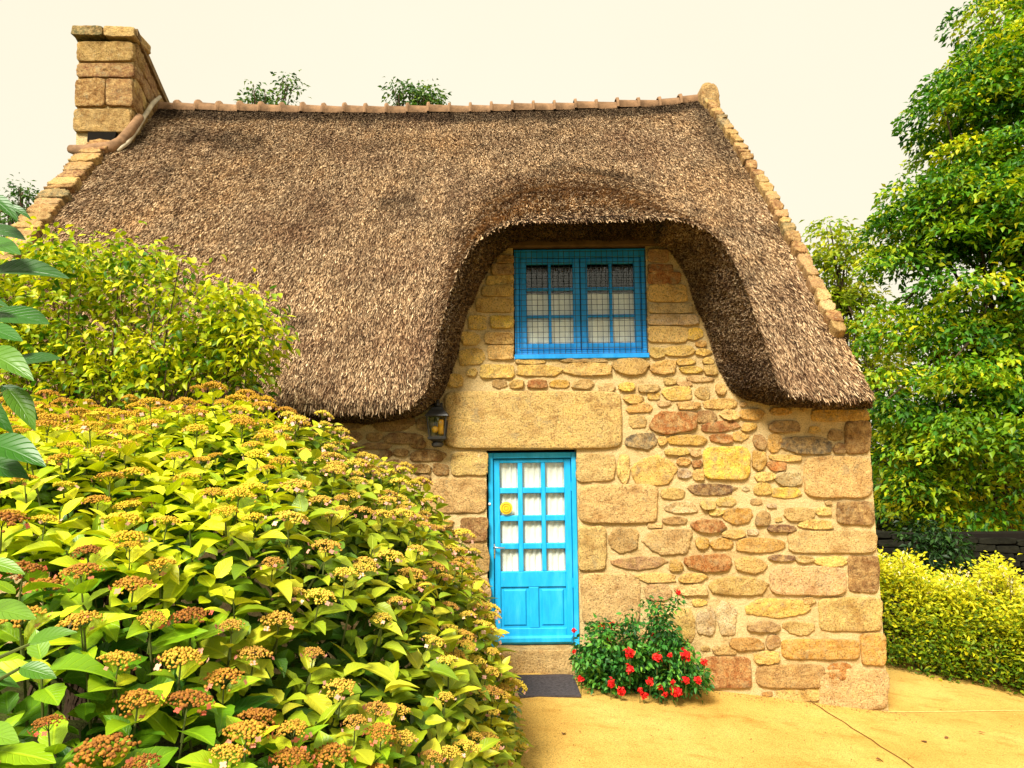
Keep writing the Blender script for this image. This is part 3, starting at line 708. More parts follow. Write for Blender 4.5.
def prism(core, f4, dy, inset=0.02):
    fr_v = [np.array(p) + [0, inset, 0] for p in f4]; bk = [p + DIRB * dy + np.array([0, 0, -0.18 * dy if i > 1 else 0]) for i, p in enumerate(fr_v)]
    core.add(fr_v + bk, [(0,1,2,3),(7,6,5,4),(0,4,5,1),(1,5,6,2),(2,6,7,3),(3,7,4,0)])
prism(core, [l1 + [0.02, 0, -0.6], r1_ + [-0.02, 0, -0.6], r0_ + [-0.02, 0, 0], l0 + [0.02, 0, 0]], 1.4)
core.build('chimney_core', M['mortar'], chim)
capst = Stones()
c0, c1 = P(74.5, 28, CY), P(137.5, 30, CY); dz = 0.155
for (ua, ub, cc) in ((0, 0.5, 'k'), (0.5, 1.0, 'g')):
    pa, pb = c0 + (c1 - c0) * ua, c0 + (c1 - c0) * ub
    capst.quad(pa + [0.004, -0.07, 0], pb + [-0.004, -0.07, 0], pa + [0.004, -0.07, -dz], pb + [-0.004, -0.07, -dz], cc, h=0.02, sq=9, back=0.5, np_=40, rough=0.6)
# slabs of the cap: top sheet and right edge
e = MB()
for (u0, u1) in ((0, 0.7), (0.71, 1.62)):
    pts4 = [c0 + [0.0, -0.03, 0] + DIRB * u0 + [0, 0, -0.2 * u0], c1 + [0.02, -0.03, 0] + DIRB * u0 + [0, 0, -0.2 * u0], c1 + [0.02, -0.03, 0] + DIRB * u1 + [0, 0, -0.2 * u1], c0 + [0, -0.03, 0] + DIRB * u1 + [0, 0, -0.2 * u1]]
    lo = [p + np.array([0, 0, -0.11]) for p in pts4]
    e.add(pts4 + lo, [(0,1,2,3),(7,6,5,4),(0,4,5,1),(1,5,6,2),(2,6,7,3),(3,7,4,0)])
m_capc = simple('cap_slab', (0.22, 0.145, 0.065), 0.95, 0.1, var=0.5, sc=8, bmp=0.8)
capo = capst.build('chimney_cap', chim); e.build('chimney_slab', m_capc, chim)
# near-black block as niche under the chimney foot, drip tiles and lime flashing along the flank
mb = MB(); mb.add([P(88, 132, CY - 0.06), P(116, 132, CY - 0.06), P(114, 141, CY - 0.06), P(87, 141, CY - 0.06)], [(0, 1, 2, 3)])
nv4 = [P(88, 132, CY - 0.045), P(116, 132, CY - 0.045), P(114, 141.5, CY - 0.045), P(87, 141.5, CY - 0.045)]
mb = MB(); mb.add(nv4 + [p + np.array([0, 0.2, 0]) for p in nv4], [(0,1,2,3),(7,6,5,4),(0,4,5,1),(1,5,6,2),(2,6,7,3),(3,7,4,0)]); mb.build('dark_niche', M['dark'], chim)
mb = MB(); mb.tube([P(70, 149, 10.45), P(84, 152, 10.42), P(98, 150, 10.43), P(112, 148, 10.46), P(122, 142, 10.5), P(131, 130, 10.6), P(140, 117, 10.8)], [0.06, 0.1, 0.1, 0.1, 0.09, 0.07, 0.06], 10); mb.build('drip_tile', M['clay'], chim, True)
mb = MB(); mb.tube([P(118, 151, 10.42), P(127, 143, 10.5), P(136, 131, 10.68), P(144, 117, 10.95), P(153, 103, 11.3), P(160, 97, 11.6)], [0.02, 0.035, 0.035, 0.035, 0.035, 0.03], 8); mb.build('flashing', M['flash'], chim, True)

# --- door
DY = WALL_Y + 0.085
def px(x, y, Y_): return P(x, y, Y_)
D0 = P(489, 550, DY); D1 = P(577.5, 550, DY); DTZ = P(533, 452.5, DY)[2]; DBZ = P(533, 646, DY)[2]
dw = D1[0] - D0[0]; dh = DTZ - DBZ
def du(u): return D0[0] + dw * u
def dv(v): return DTZ - dh * v       # 0 top .. 1 bottom
fm = MB(); ft = 0.055
fm.box((du(0), DY - 0.03, DBZ), (du(ft), DY + 0.06, DTZ), 0.006); fm.box((du(1 - ft), DY - 0.03, DBZ), (du(1), DY + 0.06, DTZ), 0.006)
fm.box((du(ft), DY - 0.03, dv(0.03)), (du(1 - ft), DY + 0.06, DTZ), 0.006)
door = MB()
cols = [(0.13, 0.335), (0.39, 0.60), (0.65, 0.865)]; rws = [(0.055, 0.185), (0.215, 0.33), (0.36, 0.475), (0.505, 0.62)]
ua, ub = ft + 0.004, 1 - ft - 0.004
yF, yB = DY, DY + 0.045
def dbox(u0, u1, v0, v1, y0=yF, y1=yB, ch=0.006): door.box((du(u0), y0, dv(v1)), (du(u1), y1, dv(v0)), ch)
dbox(ua, cols[0][0], 0.034, 0.995); dbox(cols[2][1], ub, 0.034, 0.995)
dbox(cols[0][0], cols[2][1], 0.034, rws[0][0]); dbox(cols[0][0], cols[2][1], rws[3][1], 0.70); dbox(cols[0][0], cols[2][1], 0.91, 0.995)
for k in range(2): dbox(cols[k][1], cols[k + 1][0], rws[0][0], rws[3][1])
for k in range(3):
    for c in cols: dbox(c[0], c[1], rws[k][1], rws[k + 1][0], yF + 0.003)
dbox(0.445, 0.555, 0.70, 0.91)
for (u0, u1) in ((cols[0][0], 0.445), (0.555, cols[2][1])):
    dbox(u0, u1, 0.70, 0.91, yF + 0.018, yB - 0.004, 0.0)
    door.box((du(u0 + 0.028), yF + 0.004, dv(0.897)), (du(u1 - 0.028), yF + 0.0175, dv(0.713)), 0.012)
dbox(ua + 0.01, ub - 0.01, 0.945, 0.985, yF - 0.045, yF - 0.001, 0.02)
dobj = door.build('door', M['door_blue'], house)
fm.build('door_frame', M['door_blue'], dobj)
for (u0, u1) in cols:
    for (v0, v1) in rws:
        g_ = MB(); g_.box((du(u0) + .001, yF + 0.022, dv(v1) + .001), (du(u1) - .001, yF + 0.027, dv(v0) - .001)); g_.build('pane', M['glass'], dobj)
def curtain(x0, x1, z0, z1, y, folds, amp, mat_, parent, name='curtain', top=None):
    nx, nz_ = int(folds * 14), 10; V = []; Fc = []
    for j in range(nz_ + 1):
        for i in range(nx + 1):
            u = i / nx; ph = u * folds * 2 * math.pi + 0.6 * math.sin(u * 9 + j * 0.12)
            V.append((x0 + (x1 - x0) * u + 0.004 * math.sin(j * 0.7 + i), y + amp * math.sin(ph) * (0.6 + 0.4 * j / nz_), z0 + (z1 - z0) * (1 - j / nz_)))
    for j in range(nz_):
        for i in range(nx): Fc.append((j * (nx + 1) + i, j * (nx + 1) + i + 1, (j + 1) * (nx + 1) + i + 1, (j + 1) * (nx + 1) + i))
    return mesh_np(name, V, Fc, mat_, parent, True)
for (u0, u1) in cols: curtain(du(u0) - 0.01, du(u1) + 0.01, dv(0.63), dv(0.045), yB + 0.012, 3.2, 0.009, M['cloth'], dobj)
h_ = MB(); hx, hz = P(494, 548, yF)[0], P(494, 547, yF)[2]
h_.box((hx - 0.012, yF - 0.006, hz - 0.11), (hx + 0.012, yF, hz + 0.03), 0.003)
h_.tube([(hx, yF - 0.006, hz), (hx, yF - 0.05, hz), (hx + 0.02, yF - 0.055, hz), (hx + 0.11, yF - 0.05, hz - 0.004)], [0.009, 0.008, 0.008, 0.006], 10); h_.build('handle', M['steel'], dobj, True)
kh = MB(); kh.lathe((hx, yF - 0.006, hz - 0.075), [(0.006, 0), (0.006, 0.002)], 10, 'Y'); kh.build('keyhole', M['dark'], dobj)
sg = MB(); c_ = P(506.2, 508, yF - 0.01); sg.lathe(c_, [(0.058, 0), (0.062, 0.004), (0.06, 0.010), (0.05, 0.012), (0.0, 0.013)], 28, 'Y'); sgn = sg.build('round_plaque', M['yellow'], dobj)
rg = MB(); 
for rr_ in (0.042, 0.02): rg.tube([c_ + np.array([rr_ * math.cos(q_ / 24 * 2 * math.pi), -0.0135, rr_ * math.sin(q_ / 24 * 2 * math.pi)]) for q_ in range(25)], 0.0035, 6, False)
rg.build('plaque_ring', M['ochre'], dobj)
for vv in (0.18, 0.68):
    hg = MB(); hg.tube([(du(1 - ft) - 0.002, yF - 0.008, dv(vv) - 0.045), (du(1 - ft) - 0.002, yF - 0.008, dv(vv) + 0.045)], 0.008, 8); hg.build('hinge', M['door_blue'], dobj)
bk = MB(); bk.box((DX0 - 0.3, WALL_Y + 0.32, DZ0 - 0.1), (DX1 + 0.3, WALL_Y + 0.34, DZ1 + 0.2)); bk.build('dark_hall', M['dark'], house)
bell = MB(); c_ = P(488.3, 504, DY - 0.031); bell.lathe(c_ + [0.012, 0, 0], [(0.014, 0), (0.012, 0.008), (0.004, 0.012)], 12, 'Y'); bell.build('bell_push', simple('white_plastic', (0.8, 0.8, 0.78), 0.4), dobj)

# --- window
WY = WALL_Y + 0.02
w0, w1 = P(514.5, 300, WY), P(646.5, 300, WY); wT, wB = P(580, 249, WY)[2], P(580, 356, WY)[2]
ww, wh = w1[0] - w0[0], wT - wB
def wu(u): return w0[0] + ww * u
def wv(v): return wT - wh * v
wf = MB()
def wbox(u0, u1, v0, v1, y0, y1, ch=0.005): wf.box((wu(u0), y0, wv(v1)), (wu(u1), y1, wv(v0)), ch)
wbox(0, 0.035, 0, 1, WY, WY + 0.08); wbox(0.965, 1, 0, 1, WY, WY + 0.08); wbox(0.035, 0.965, 0, 0.08, WY, WY + 0.08); wbox(0.035, 0.965, 0.945, 1, WY, WY + 0.08)
wbox(-0.005, 1.005, 0.985, 1.03, WY - 0.05, WY - 0.001, 0.008)
win = wf.build('window', M['win_blue'], house)
panes_y = WY + 0.04
for (u0, u1) in ((0.038, 0.497), (0.503, 0.962)):
    cb = MB(); s_ = 0.052
    def cbox(a, b2, c, d, y0=WY + 0.012, ch=0.006): cb.box((wu(a), y0, wv(d)), (wu(b2), WY + 0.06, wv(c)), ch)
    cbox(u0, u0 + s_, 0.085, 0.94); cbox(u1 - s_, u1, 0.085, 0.94); cbox(u0 + s_, u1 - s_, 0.085, 0.135); cbox(u0 + s_, u1 - s_, 0.88, 0.94)
    um = (u0 + u1) / 2; gv = [0.135, 0.37, 0.625, 0.88]
    cbox(um - 0.011, um + 0.011, 0.135, 0.88, WY + 0.016)
    for v in gv[1:3]:
        for (a, b2) in ((u0 + s_, um - 0.011), (um + 0.011, u1 - s_)): cbox(a, b2, v - 0.012, v + 0.012, WY + 0.019, 0.005)
    cb.build('casement', M['win_blue'], win)
    for (a, b2) in ((u0 + s_, um - 0.011), (um + 0.011, u1 - s_)):
        for k in range(3):
            g_ = MB(); g_.box((wu(a) + .001, panes_y, wv(gv[k + 1] - (0.012 if k < 2 else 0)) + .001), (wu(b2) - .001, panes_y + 0.004, wv(gv[k] + (0.012 if k else 0)) - .001)); g_.build('pane', M['glass'], win)
    for (v0, v1, a_) in ((0.40, 0.66, 0.010), (0.655, 0.90, 0.012)):
        curtain(wu(u0 + 0.03), wu(u1 - 0.03), wv(v1), wv(v0), WY + 0.068 + (0.03 if v0 < 0.5 else 0), 3.5, a_ * 1.3, M['cloth'], win)
wm = MB()
for k in range(25):
    x = wu(0.01 + 0.98 * k / 24); wm.tube([(x, WY - 0.025, wv(0.02)), (x, WY - 0.025, wv(0.995))], 0.0026, 4)
for k in range(20):
    z = wv(0.03 + 0.95 * k / 19); wm.tube([(wu(0.0), WY - 0.0285, z), (wu(1.0), WY - 0.0285, z)], 0.0026, 4)
wm.build('wire_mesh', M['wire'], win)
bk = MB(); bk.box((WX0 - 0.3, WALL_Y + 0.62, WZ0 - 0.3), (WX1 + 0.3, WALL_Y + 0.64, WZ1 + 0.15)); bk.build('dark_room', M['dark'], house)
bm_ = MB(); a, c = P(492, 243.5, WALL_Y - 0.01), P(668, 250, WALL_Y - 0.01); bm_.box((a[0], WALL_Y - 0.06, wT + 0.012), (c[0], WALL_Y + 0.2, wT + 0.10), 0.01); bm_.build('window_beam', M['wood_beam'], house)

# ------------------------------------------------------------------ wall lantern
LY = WALL_Y - 0.13
lc = P(437.5, 425, LY); 
lan = thing('wall_lantern', 'black iron lantern with amber coloured inner tubes fixed to the wall beside the lintel', 'lantern', (lc[0], WALL_Y, lc[2]))
s_ = LY / F
fm = MB(); R2 = math.sqrt(2)
fm.lathe(lc, [(0.075*R2, -0.145), (0.085*R2, -0.135), (0.088*R2, -0.115), (0.070*R2, -0.11)], 4, sq=True)
fm.lathe(lc, [(0.04, -0.215), (0.055, -0.20), (0.06, -0.175), (0.045, -0.165), (0.07, -0.146)], 12)
for sx in (-1, 1):
    for sy in (-1, 1):
        fm.tube([lc + np.array([sx * 0.072, sy * 0.072, -0.115]), lc + np.array([sx * 0.094, sy * 0.094, 0.085])], 0.0075, 6)
for (zz, hw) in ((0.085, 0.094),):
    for (dx, dy) in ((1, 0), (-1, 0), (0, 1), (0, -1)):
        if dx: fm.tube([lc + np.array([dx * hw, -hw, zz]), lc + np.array([dx * hw, hw, zz])], 0.008, 6)
        else: fm.tube([lc + np.array([-hw, dy * hw, zz]), lc + np.array([hw, dy * hw, zz])], 0.008, 6)
fm.build('lantern_frame', M['iron'], lan)
rf = MB(); rf.lathe(lc, [(0.112*R2, 0.085), (0.105*R2, 0.10), (0.062*R2, 0.15), (0.055*R2, 0.168), (0.03*R2, 0.175)], 4, sq=True); rf.lathe(lc, [(0.02, 0.17), (0.028, 0.19), (0.02, 0.21), (0.006, 0.23)], 12); rf.build('lantern_roof', M['iron'], lan)
br = MB(); br.tube([lc + [0, 0, 0.2], lc + [0, 0.02, 0.24], lc + [0, 0.08, 0.245], lc + [0, 0.13, 0.2]], 0.012, 8); br.box((lc[0] - 0.04, WALL_Y - 0.035, lc[2] - 0.08), (lc[0] + 0.04, WALL_Y + 0.01, lc[2] + 0.22), 0.008); br.tube([lc + [0, 0.02, -0.19], lc + [0, 0.12, -0.06]], 0.011, 8); br.build('bracket', M['iron'], lan)
for (dx, dy) in ((1, 0), (-1, 0), (0, 1), (0, -1)):
    a0, a1 = 0.070, 0.091
    if dy: q4 = [(-a0, dy * a0, -0.113), (a0, dy * a0, -0.113), (a1, dy * a1, 0.083), (-a1, dy * a1, 0.083)]
    else: q4 = [(dx * a0, -a0, -0.113), (dx * a0, a0, -0.113), (dx * a1, a1, 0.083), (dx * a1, -a1, 0.083)]
    mesh_np('glass_pane', [lc + np.array(v) for v in q4], [(0, 1, 2, 3)], M['glass'], lan)
bl = MB(); bl.lathe(lc + [0.03, 0.01, 0], [(0.026, -0.09), (0.028, 0.04), (0.022, 0.055), (0.004, 0.06)], 14); bl.lathe(lc + [-0.025, -0.01, 0], [(0.02, -0.075), (0.034, -0.045), (0.03, -0.02), (0.008, -0.008)], 14); bl.build('amber_tube', M['amber'], lan, True)  # the lantern's amber glow put into the tubes' colour; they emit nothing

# ------------------------------------------------------------------ doormat
p1, p2, p3, p4 = G(514, 677.5), G(573, 676.5), G(581, 698), G(519, 699)
mm = MB(); q4 = [p + np.array([0, 0, 0.008]) for p in (p1, p2, p3, p4)]
mm.add(q4 + [p + np.array([0, 0, 0.016]) for p in q4], [(3, 2, 1, 0), (4, 5, 6, 7), (0, 1, 5, 4), (1, 2, 6, 5), (2, 3, 7, 6), (3, 0, 4, 7)])
mo = mm.build('doormat', M['mat']); tag(mo, 'dark grey rubber doormat lying below the blue door', 'doormat')

# ------------------------------------------------------------------ hydrangeas
GROUND = Z_DOOR
def hyd_top(Yv):
    return np.interp(Yv, [1.2, 1.6, 2, 2.5, 3, 3.5, 4, 5, 6, 6.8], [-1.05, -0.90, -0.76, -0.54, -0.34, -0.15, 0.0, 0.24, 0.34, 0.34]) + 2.2
def hyd_edge(Yv): return np.interp(Yv, [1.2, 2, 3, 4, 5, 6, 6.8], [-0.6, -0.35, -0.12, -0.04, 0.0, -0.14, -0.5])
def hyd_z(Xv, Yv):
    d = np.clip((hyd_edge(Yv) - Xv) / 2.2, 0, 1); g_ = np.sqrt(np.clip(1 - (1 - d) ** 2, 0, 1))
    return GROUND + (hyd_top(Yv) - GROUND) * g_ + 0.08 * np.sin(Xv * 3.1 + 1) * np.sin(Yv * 2.7) * np.clip(g_ * 2 - 0.6, 0, 1)
def hyd_pts(n, inset=0.0, seed=1, mind=0.15):
    r = np.random.default_rng(seed); out = []
    cand = []
    # parametrise by angle on the flank so the steep side is covered as densely as the top
    Yc = r.uniform(1.25, 6.5, n * 14); ang = r.uniform(0, 1, n * 14); Xd = np.where(ang < 0.42, 2.2 * (1 - np.cos(ang / 0.42 * math.pi / 2)), 2.2 + (ang - 0.42) / 0.58 * 3.3)
    Xc = hyd_edge(Yc) - Xd; Zc = hyd_z(Xc, Yc)
    e = 0.03; dzx = (hyd_z(Xc + e, Yc) - hyd_z(Xc - e, Yc)) / (2 * e); dzy = (hyd_z(Xc, Yc + e) - hyd_z(Xc, Yc - e)) / (2 * e)
    nn = nrm(np.stack([-dzx, -dzy, np.ones_like(dzx)], -1)); pts = np.stack([Xc, Yc, Zc], -1) - nn * inset
    ok = (Xc > -0.74 * Yc - 0.8) & (pts[:, 2] > GROUND + 0.05) & ~((Xc < -1.6) & (Yc > 5.9))
    # accept with area weighting and a minimum spacing
    cells = {}
    for k in r.permutation(np.nonzero(ok)[0]):
        p = pts[k]; md = mind * np.interp(p[1], [1.5, 2.2, 3.2, 4.5], [1.35, 1.25, 1.0, 0.9]); c = tuple(np.floor(p / (mind * 1.4)).astype(int)); bad = False
        for a in (-1, 0, 1):
            for b_ in (-1, 0, 1):
                for d in (-1, 0, 1):
                    for q_ in cells.get((c[0] + a, c[1] + b_, c[2] + d), ()):
                        if np.sum((q_ - p) ** 2) < md * md: bad = True; break
                    if bad: break
                if bad: break
            if bad: break
        if bad: continue
        cells.setdefault(c, []).append(p); out.append(k)
        if len(out) >= n: break
    return pts[out], nn[out]

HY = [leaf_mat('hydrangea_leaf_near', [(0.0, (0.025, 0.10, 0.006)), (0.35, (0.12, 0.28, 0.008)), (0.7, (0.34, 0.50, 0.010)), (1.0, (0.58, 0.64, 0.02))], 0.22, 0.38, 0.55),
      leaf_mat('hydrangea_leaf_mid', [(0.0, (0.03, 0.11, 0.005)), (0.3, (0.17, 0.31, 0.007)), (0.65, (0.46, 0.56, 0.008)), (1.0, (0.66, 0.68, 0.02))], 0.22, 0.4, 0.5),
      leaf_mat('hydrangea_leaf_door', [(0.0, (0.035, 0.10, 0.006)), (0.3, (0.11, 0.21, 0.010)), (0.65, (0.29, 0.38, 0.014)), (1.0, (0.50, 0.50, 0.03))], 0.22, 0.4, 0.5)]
HB = [thing('hydrangea_bush', 'large leaved hydrangea with rusty brown flower heads at the bottom left corner', 'hydrangea', (-1.1, 2.2, GROUND), 'hydrangea bushes'),
      thing('hydrangea_bush', 'hydrangea with yellow ochre flower heads below the small leaved yellow-green shrub', 'hydrangea', (-2.6, 4.9, GROUND), 'hydrangea bushes'),
      thing('hydrangea_bush', 'hydrangea with brownish pink flower heads spilling beside the blue door', 'hydrangea', (-0.6, 5.0, GROUND), 'hydrangea bushes')]
def which(p):
    n_ = vnoise(p * 2.2, 12) * 0.25
    near = p[:, 1] + n_ < 3.0
    door = (p[:, 0] + n_ + 0.12 * (p[:, 1] - 4)) > -1.35
    return np.where(near, 0, np.where(door, 2, 1))

def head_mesh(seed, R, bud_n, petals, mats):
    r = np.random.default_rng(seed); V = []; Fc = []; mi = []; rn = []
    t_ = (1 + 5 ** 0.5) / 2
    ico = nrm(np.array([(-1,t_,0),(1,t_,0),(-1,-t_,0),(1,-t_,0),(0,-1,t_),(0,1,t_),(0,-1,-t_),(0,1,-t_),(t_,0,-1),(t_,0,1),(-t_,0,-1),(-t_,0,1)], float))
    icf = [(0,11,5),(0,5,1),(0,1,7),(0,7,10),(0,10,11),(1,5,9),(5,11,4),(11,10,2),(10,7,6),(7,1,8),(3,9,4),(3,4,2),(3,2,6),(3,6,8),(3,8,9),(4,9,5),(2,4,11),(6,2,10),(8,6,7),(9,8,1)]
    ncl = 13
    cl = [(R * 0.85 * math.sqrt((k + 0.4) / ncl) * math.cos(k * 2.4), R * 0.85 * math.sqrt((k + 0.4) / ncl) * math.sin(k * 2.4)) for k in range(ncl)]
    for k in range(bud_n):
        cx, cy = cl[k % ncl]; x = cx + r.normal(0, R * 0.14); y = cy + r.normal(0, R * 0.14); rr_ = math.hypot(x, y) / R
        z = 0.03 - 0.028 * rr_ ** 2 * (R / 0.07) + r.normal(0, 0.004); s = r.uniform(0.0026, 0.0058) * (R / 0.065)
        b0 = len(V); V += [tuple(np.array([x, y, z]) + ico[q_] * s * np.array([1, 1, 1.2])) for q_ in range(12)]; Fc += [tuple(b0 + i for i in f) for f in icf]; mi += [0] * 20; rn += [r.random()] * 12
    for (cx, cy) in cl:                # pedicels to the hub
        a = np.array([0, 0, -0.03]); c = np.array([cx, cy, 0.018 - 0.02 * (math.hypot(cx, cy) / R) ** 2]); b0 = len(V)
        sd_ = np.array([-cy, cx, 0]) / (math.hypot(cx, cy) + 1e-6) * 0.0014
        V += [tuple(a - sd_), tuple(a + sd_), tuple(c + sd_), tuple(c - sd_)]; Fc.append((b0, b0 + 1, b0 + 2, b0 + 3)); mi.append(1); rn += [0.3] * 4
    b0 = len(V)
    for k in range(5): V.append((0.003 * math.cos(k * 1.2566), 0.003 * math.sin(k * 1.2566), -0.025))
    for k in range(5): V.append((0.004 * math.cos(k * 1.2566), 0.004 * math.sin(k * 1.2566), -0.16))
    for k in range(5): Fc.append((b0 + k, b0 + (k + 1) % 5, b0 + 5 + (k + 1) % 5, b0 + 5 + k)); mi.append(1)
    rn += [0.3] * 10
    for k in range(petals):            # the sterile florets drooping round the rim
        th = r.uniform(0, 6.28); cen_ = np.array([math.cos(th) * R * 1.08, math.sin(th) * R * 1.08, -0.005 + r.normal(0, 0.008)])
        nn = nrm(np.array([math.cos(th) * 0.9, math.sin(th) * 0.9, r.uniform(-0.6, 0.7)])); a = nrm(np.cross(nn, [0.2, 0.1, 1])); b_ = np.cross(nn, a); ps = r.uniform(0.008, 0.014); rv = r.random()
        for q_ in range(4):
            tq = q_ * math.pi / 2 + rv; d1 = a * math.cos(tq) + b_ * math.sin(tq); d2 = -a * math.sin(tq) + b_ * math.cos(tq); b0 = len(V)
            for (u, v, e_) in ((0, 0, 0), (0.55, 0.5, 0.15), (1.1, 0.25, 0.05), (1.1, -0.25, 0.05), (0.55, -0.5, 0.15)): V.append(tuple(cen_ + ps * (d1 * u + d2 * v + nn * e_)))
            Fc.append((b0, b0 + 1, b0 + 2, b0 + 3, b0 + 4)); mi.append(2); rn += [rv] * 5
    me = mesh_np('flower_head', np.array(V), Fc, None, None, True, {'rnd': ('FLOAT', np.array(rn))}, mats=mats, mi=mi)
    return me
def bud_mat(name, stops):
    m, t, b = mat(name, 0.8, spec=0.15)
    r = attr(t, 'rnd'); oi = N(t, 'ShaderNodeObjectInfo'); ad = N(t, 'ShaderNodeMath', operation='MULTIPLY_ADD'); t.links.new(oi.outputs['Random'], ad.inputs[0]); ad.inputs[1].default_value = 0.6
    mu = N(t, 'ShaderNodeMath', operation='MULTIPLY'); t.links.new(r.outputs['Fac'], mu.inputs[0]); mu.inputs[1].default_value = 0.4; t.links.new(mu.outputs[0], ad.inputs[2])
    t.links.new(ramp(t, ad.outputs[0], stops), b.inputs['Base Color']); return m
BUD = [bud_mat('buds_rusty', [(0.0, (0.15, 0.05, 0.015)), (0.4, (0.32, 0.135, 0.02)), (0.7, (0.46, 0.26, 0.03)), (1.0, (0.52, 0.40, 0.04))]),
       bud_mat('buds_ochre', [(0.0, (0.30, 0.13, 0.02)), (0.4, (0.48, 0.29, 0.02)), (1.0, (0.60, 0.50, 0.03))]),
       bud_mat('buds_pinkish', [(0.0, (0.30, 0.13, 0.04)), (0.4, (0.46, 0.27, 0.04)), (1.0, (0.58, 0.48, 0.05))])]
PET = [bud_mat('florets_red', [(0.0, (0.42, 0.05, 0.03)), (0.6, (0.55, 0.16, 0.09)), (1.0, (0.62, 0.36, 0.26))]),
       bud_mat('florets_pink', [(0.0, (0.50, 0.18, 0.10)), (0.6, (0.60, 0.36, 0.24)), (1.0, (0.66, 0.46, 0.30))]),
       bud_mat('florets_rose', [(0.0, (0.50, 0.13, 0.10)), (0.6, (0.62, 0.32, 0.24)), (1.0, (0.70, 0.50, 0.40))])]
HEADS = [[head_mesh(100 * q_ + k, [0.070, 0.068, 0.064][q_] * (0.82 + 0.12 * k), 210, [6, 3, 6][q_], [BUD[q_], M['stem'], PET[q_]]) for k in range(4)] for q_ in range(3)]

def merge_heads(rest, k):              # the smaller, farther heads of a bush in one mesh
    srcs = []
    for h_ in HEADS[k]:
        me = h_.data; nv = len(me.vertices); co = np.zeros(nv * 3); me.vertices.foreach_get('co', co); a = np.zeros(nv); me.attributes['rnd'].data.foreach_get('value', a)
        srcs.append((co.reshape(-1, 3), [tuple(p_.vertices) for p_ in me.polygons], [p_.material_index for p_ in me.polygons], a))
    V, Fc, mi, rn = [], [], [], []; b0 = 0
    for j, (p, ax) in enumerate(rest):
        co, fs, ms_, a = srcs[j % 4]; ax = nrm(ax); u = nrm(np.cross(ax, [0.3, 1, 0.2])); v = np.cross(ax, u); sc_ = rr5.uniform(0.8, 1.2)
        V.append(np.array(p) + (co * sc_) @ np.stack([u, v, ax])); Fc += [tuple(i + b0 for i in f) for f in fs]; mi += ms_; rn.append(np.clip(a * 0.5 + rr5.uniform(0, 1), 0, 1) * 1.0); b0 += len(co)
    o = mesh_np('flower_heads', np.concatenate(V), Fc, None, HB[k], True, {'rnd': ('FLOAT', np.concatenate(rn))}, mats=[BUD[k], M['stem'], PET[k]], mi=mi); o['kind'] = 'stuff'
tips, tn = hyd_pts(2300, 0.02, 5, 0.124)
wh_ = which(tips)
B, Yx, Nx, Sz, Rn, Wh = [], [], [], [], [], []
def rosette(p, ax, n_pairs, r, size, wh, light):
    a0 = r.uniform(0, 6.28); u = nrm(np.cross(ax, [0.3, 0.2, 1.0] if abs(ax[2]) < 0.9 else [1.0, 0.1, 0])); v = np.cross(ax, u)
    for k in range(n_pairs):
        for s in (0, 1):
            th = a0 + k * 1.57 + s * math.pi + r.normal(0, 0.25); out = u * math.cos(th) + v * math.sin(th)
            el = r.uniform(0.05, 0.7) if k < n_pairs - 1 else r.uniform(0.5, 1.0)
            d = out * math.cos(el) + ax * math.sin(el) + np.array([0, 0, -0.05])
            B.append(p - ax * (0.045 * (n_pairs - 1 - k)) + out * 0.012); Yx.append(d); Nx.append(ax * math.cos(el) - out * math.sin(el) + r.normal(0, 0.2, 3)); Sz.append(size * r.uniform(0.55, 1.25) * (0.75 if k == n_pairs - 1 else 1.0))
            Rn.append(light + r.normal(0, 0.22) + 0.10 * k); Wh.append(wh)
rr5 = np.random.default_rng(21)
heads_pos = [[], [], []]
tips = tips + tn * (0.13 * vnoise(tips * 2.3, 31) + 0.06 * vnoise(tips * 6.0, 32))[:, None]
for p, n_, wq in zip(tips, tn, wh_):
    p = p + np.array([0, 0, rr5.normal(0, 0.035)])
    ax = nrm(n_ * 0.35 + np.array([0, 0, 0.85]) + rr5.normal(0, 0.13, 3))
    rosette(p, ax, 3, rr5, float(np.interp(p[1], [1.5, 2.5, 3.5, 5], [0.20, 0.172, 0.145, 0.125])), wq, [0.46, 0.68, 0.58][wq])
    if rr5.random() < [0.72, 0.56, 0.50][wq]: heads_pos[wq].append((p + ax * rr5.uniform(0.04, 0.09), nrm(ax + np.array([0, 0, 0.5]))))
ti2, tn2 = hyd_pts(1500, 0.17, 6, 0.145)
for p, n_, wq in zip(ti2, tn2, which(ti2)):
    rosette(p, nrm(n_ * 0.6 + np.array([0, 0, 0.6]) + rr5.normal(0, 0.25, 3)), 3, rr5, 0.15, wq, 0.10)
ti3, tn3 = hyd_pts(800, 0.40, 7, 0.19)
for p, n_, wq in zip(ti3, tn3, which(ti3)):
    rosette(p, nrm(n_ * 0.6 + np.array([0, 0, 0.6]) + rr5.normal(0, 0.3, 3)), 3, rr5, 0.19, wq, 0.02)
B, Yx, Nx, Sz, Rn, Wh = map(np.array, (B, Yx, Nx, Sz, Rn, Wh))
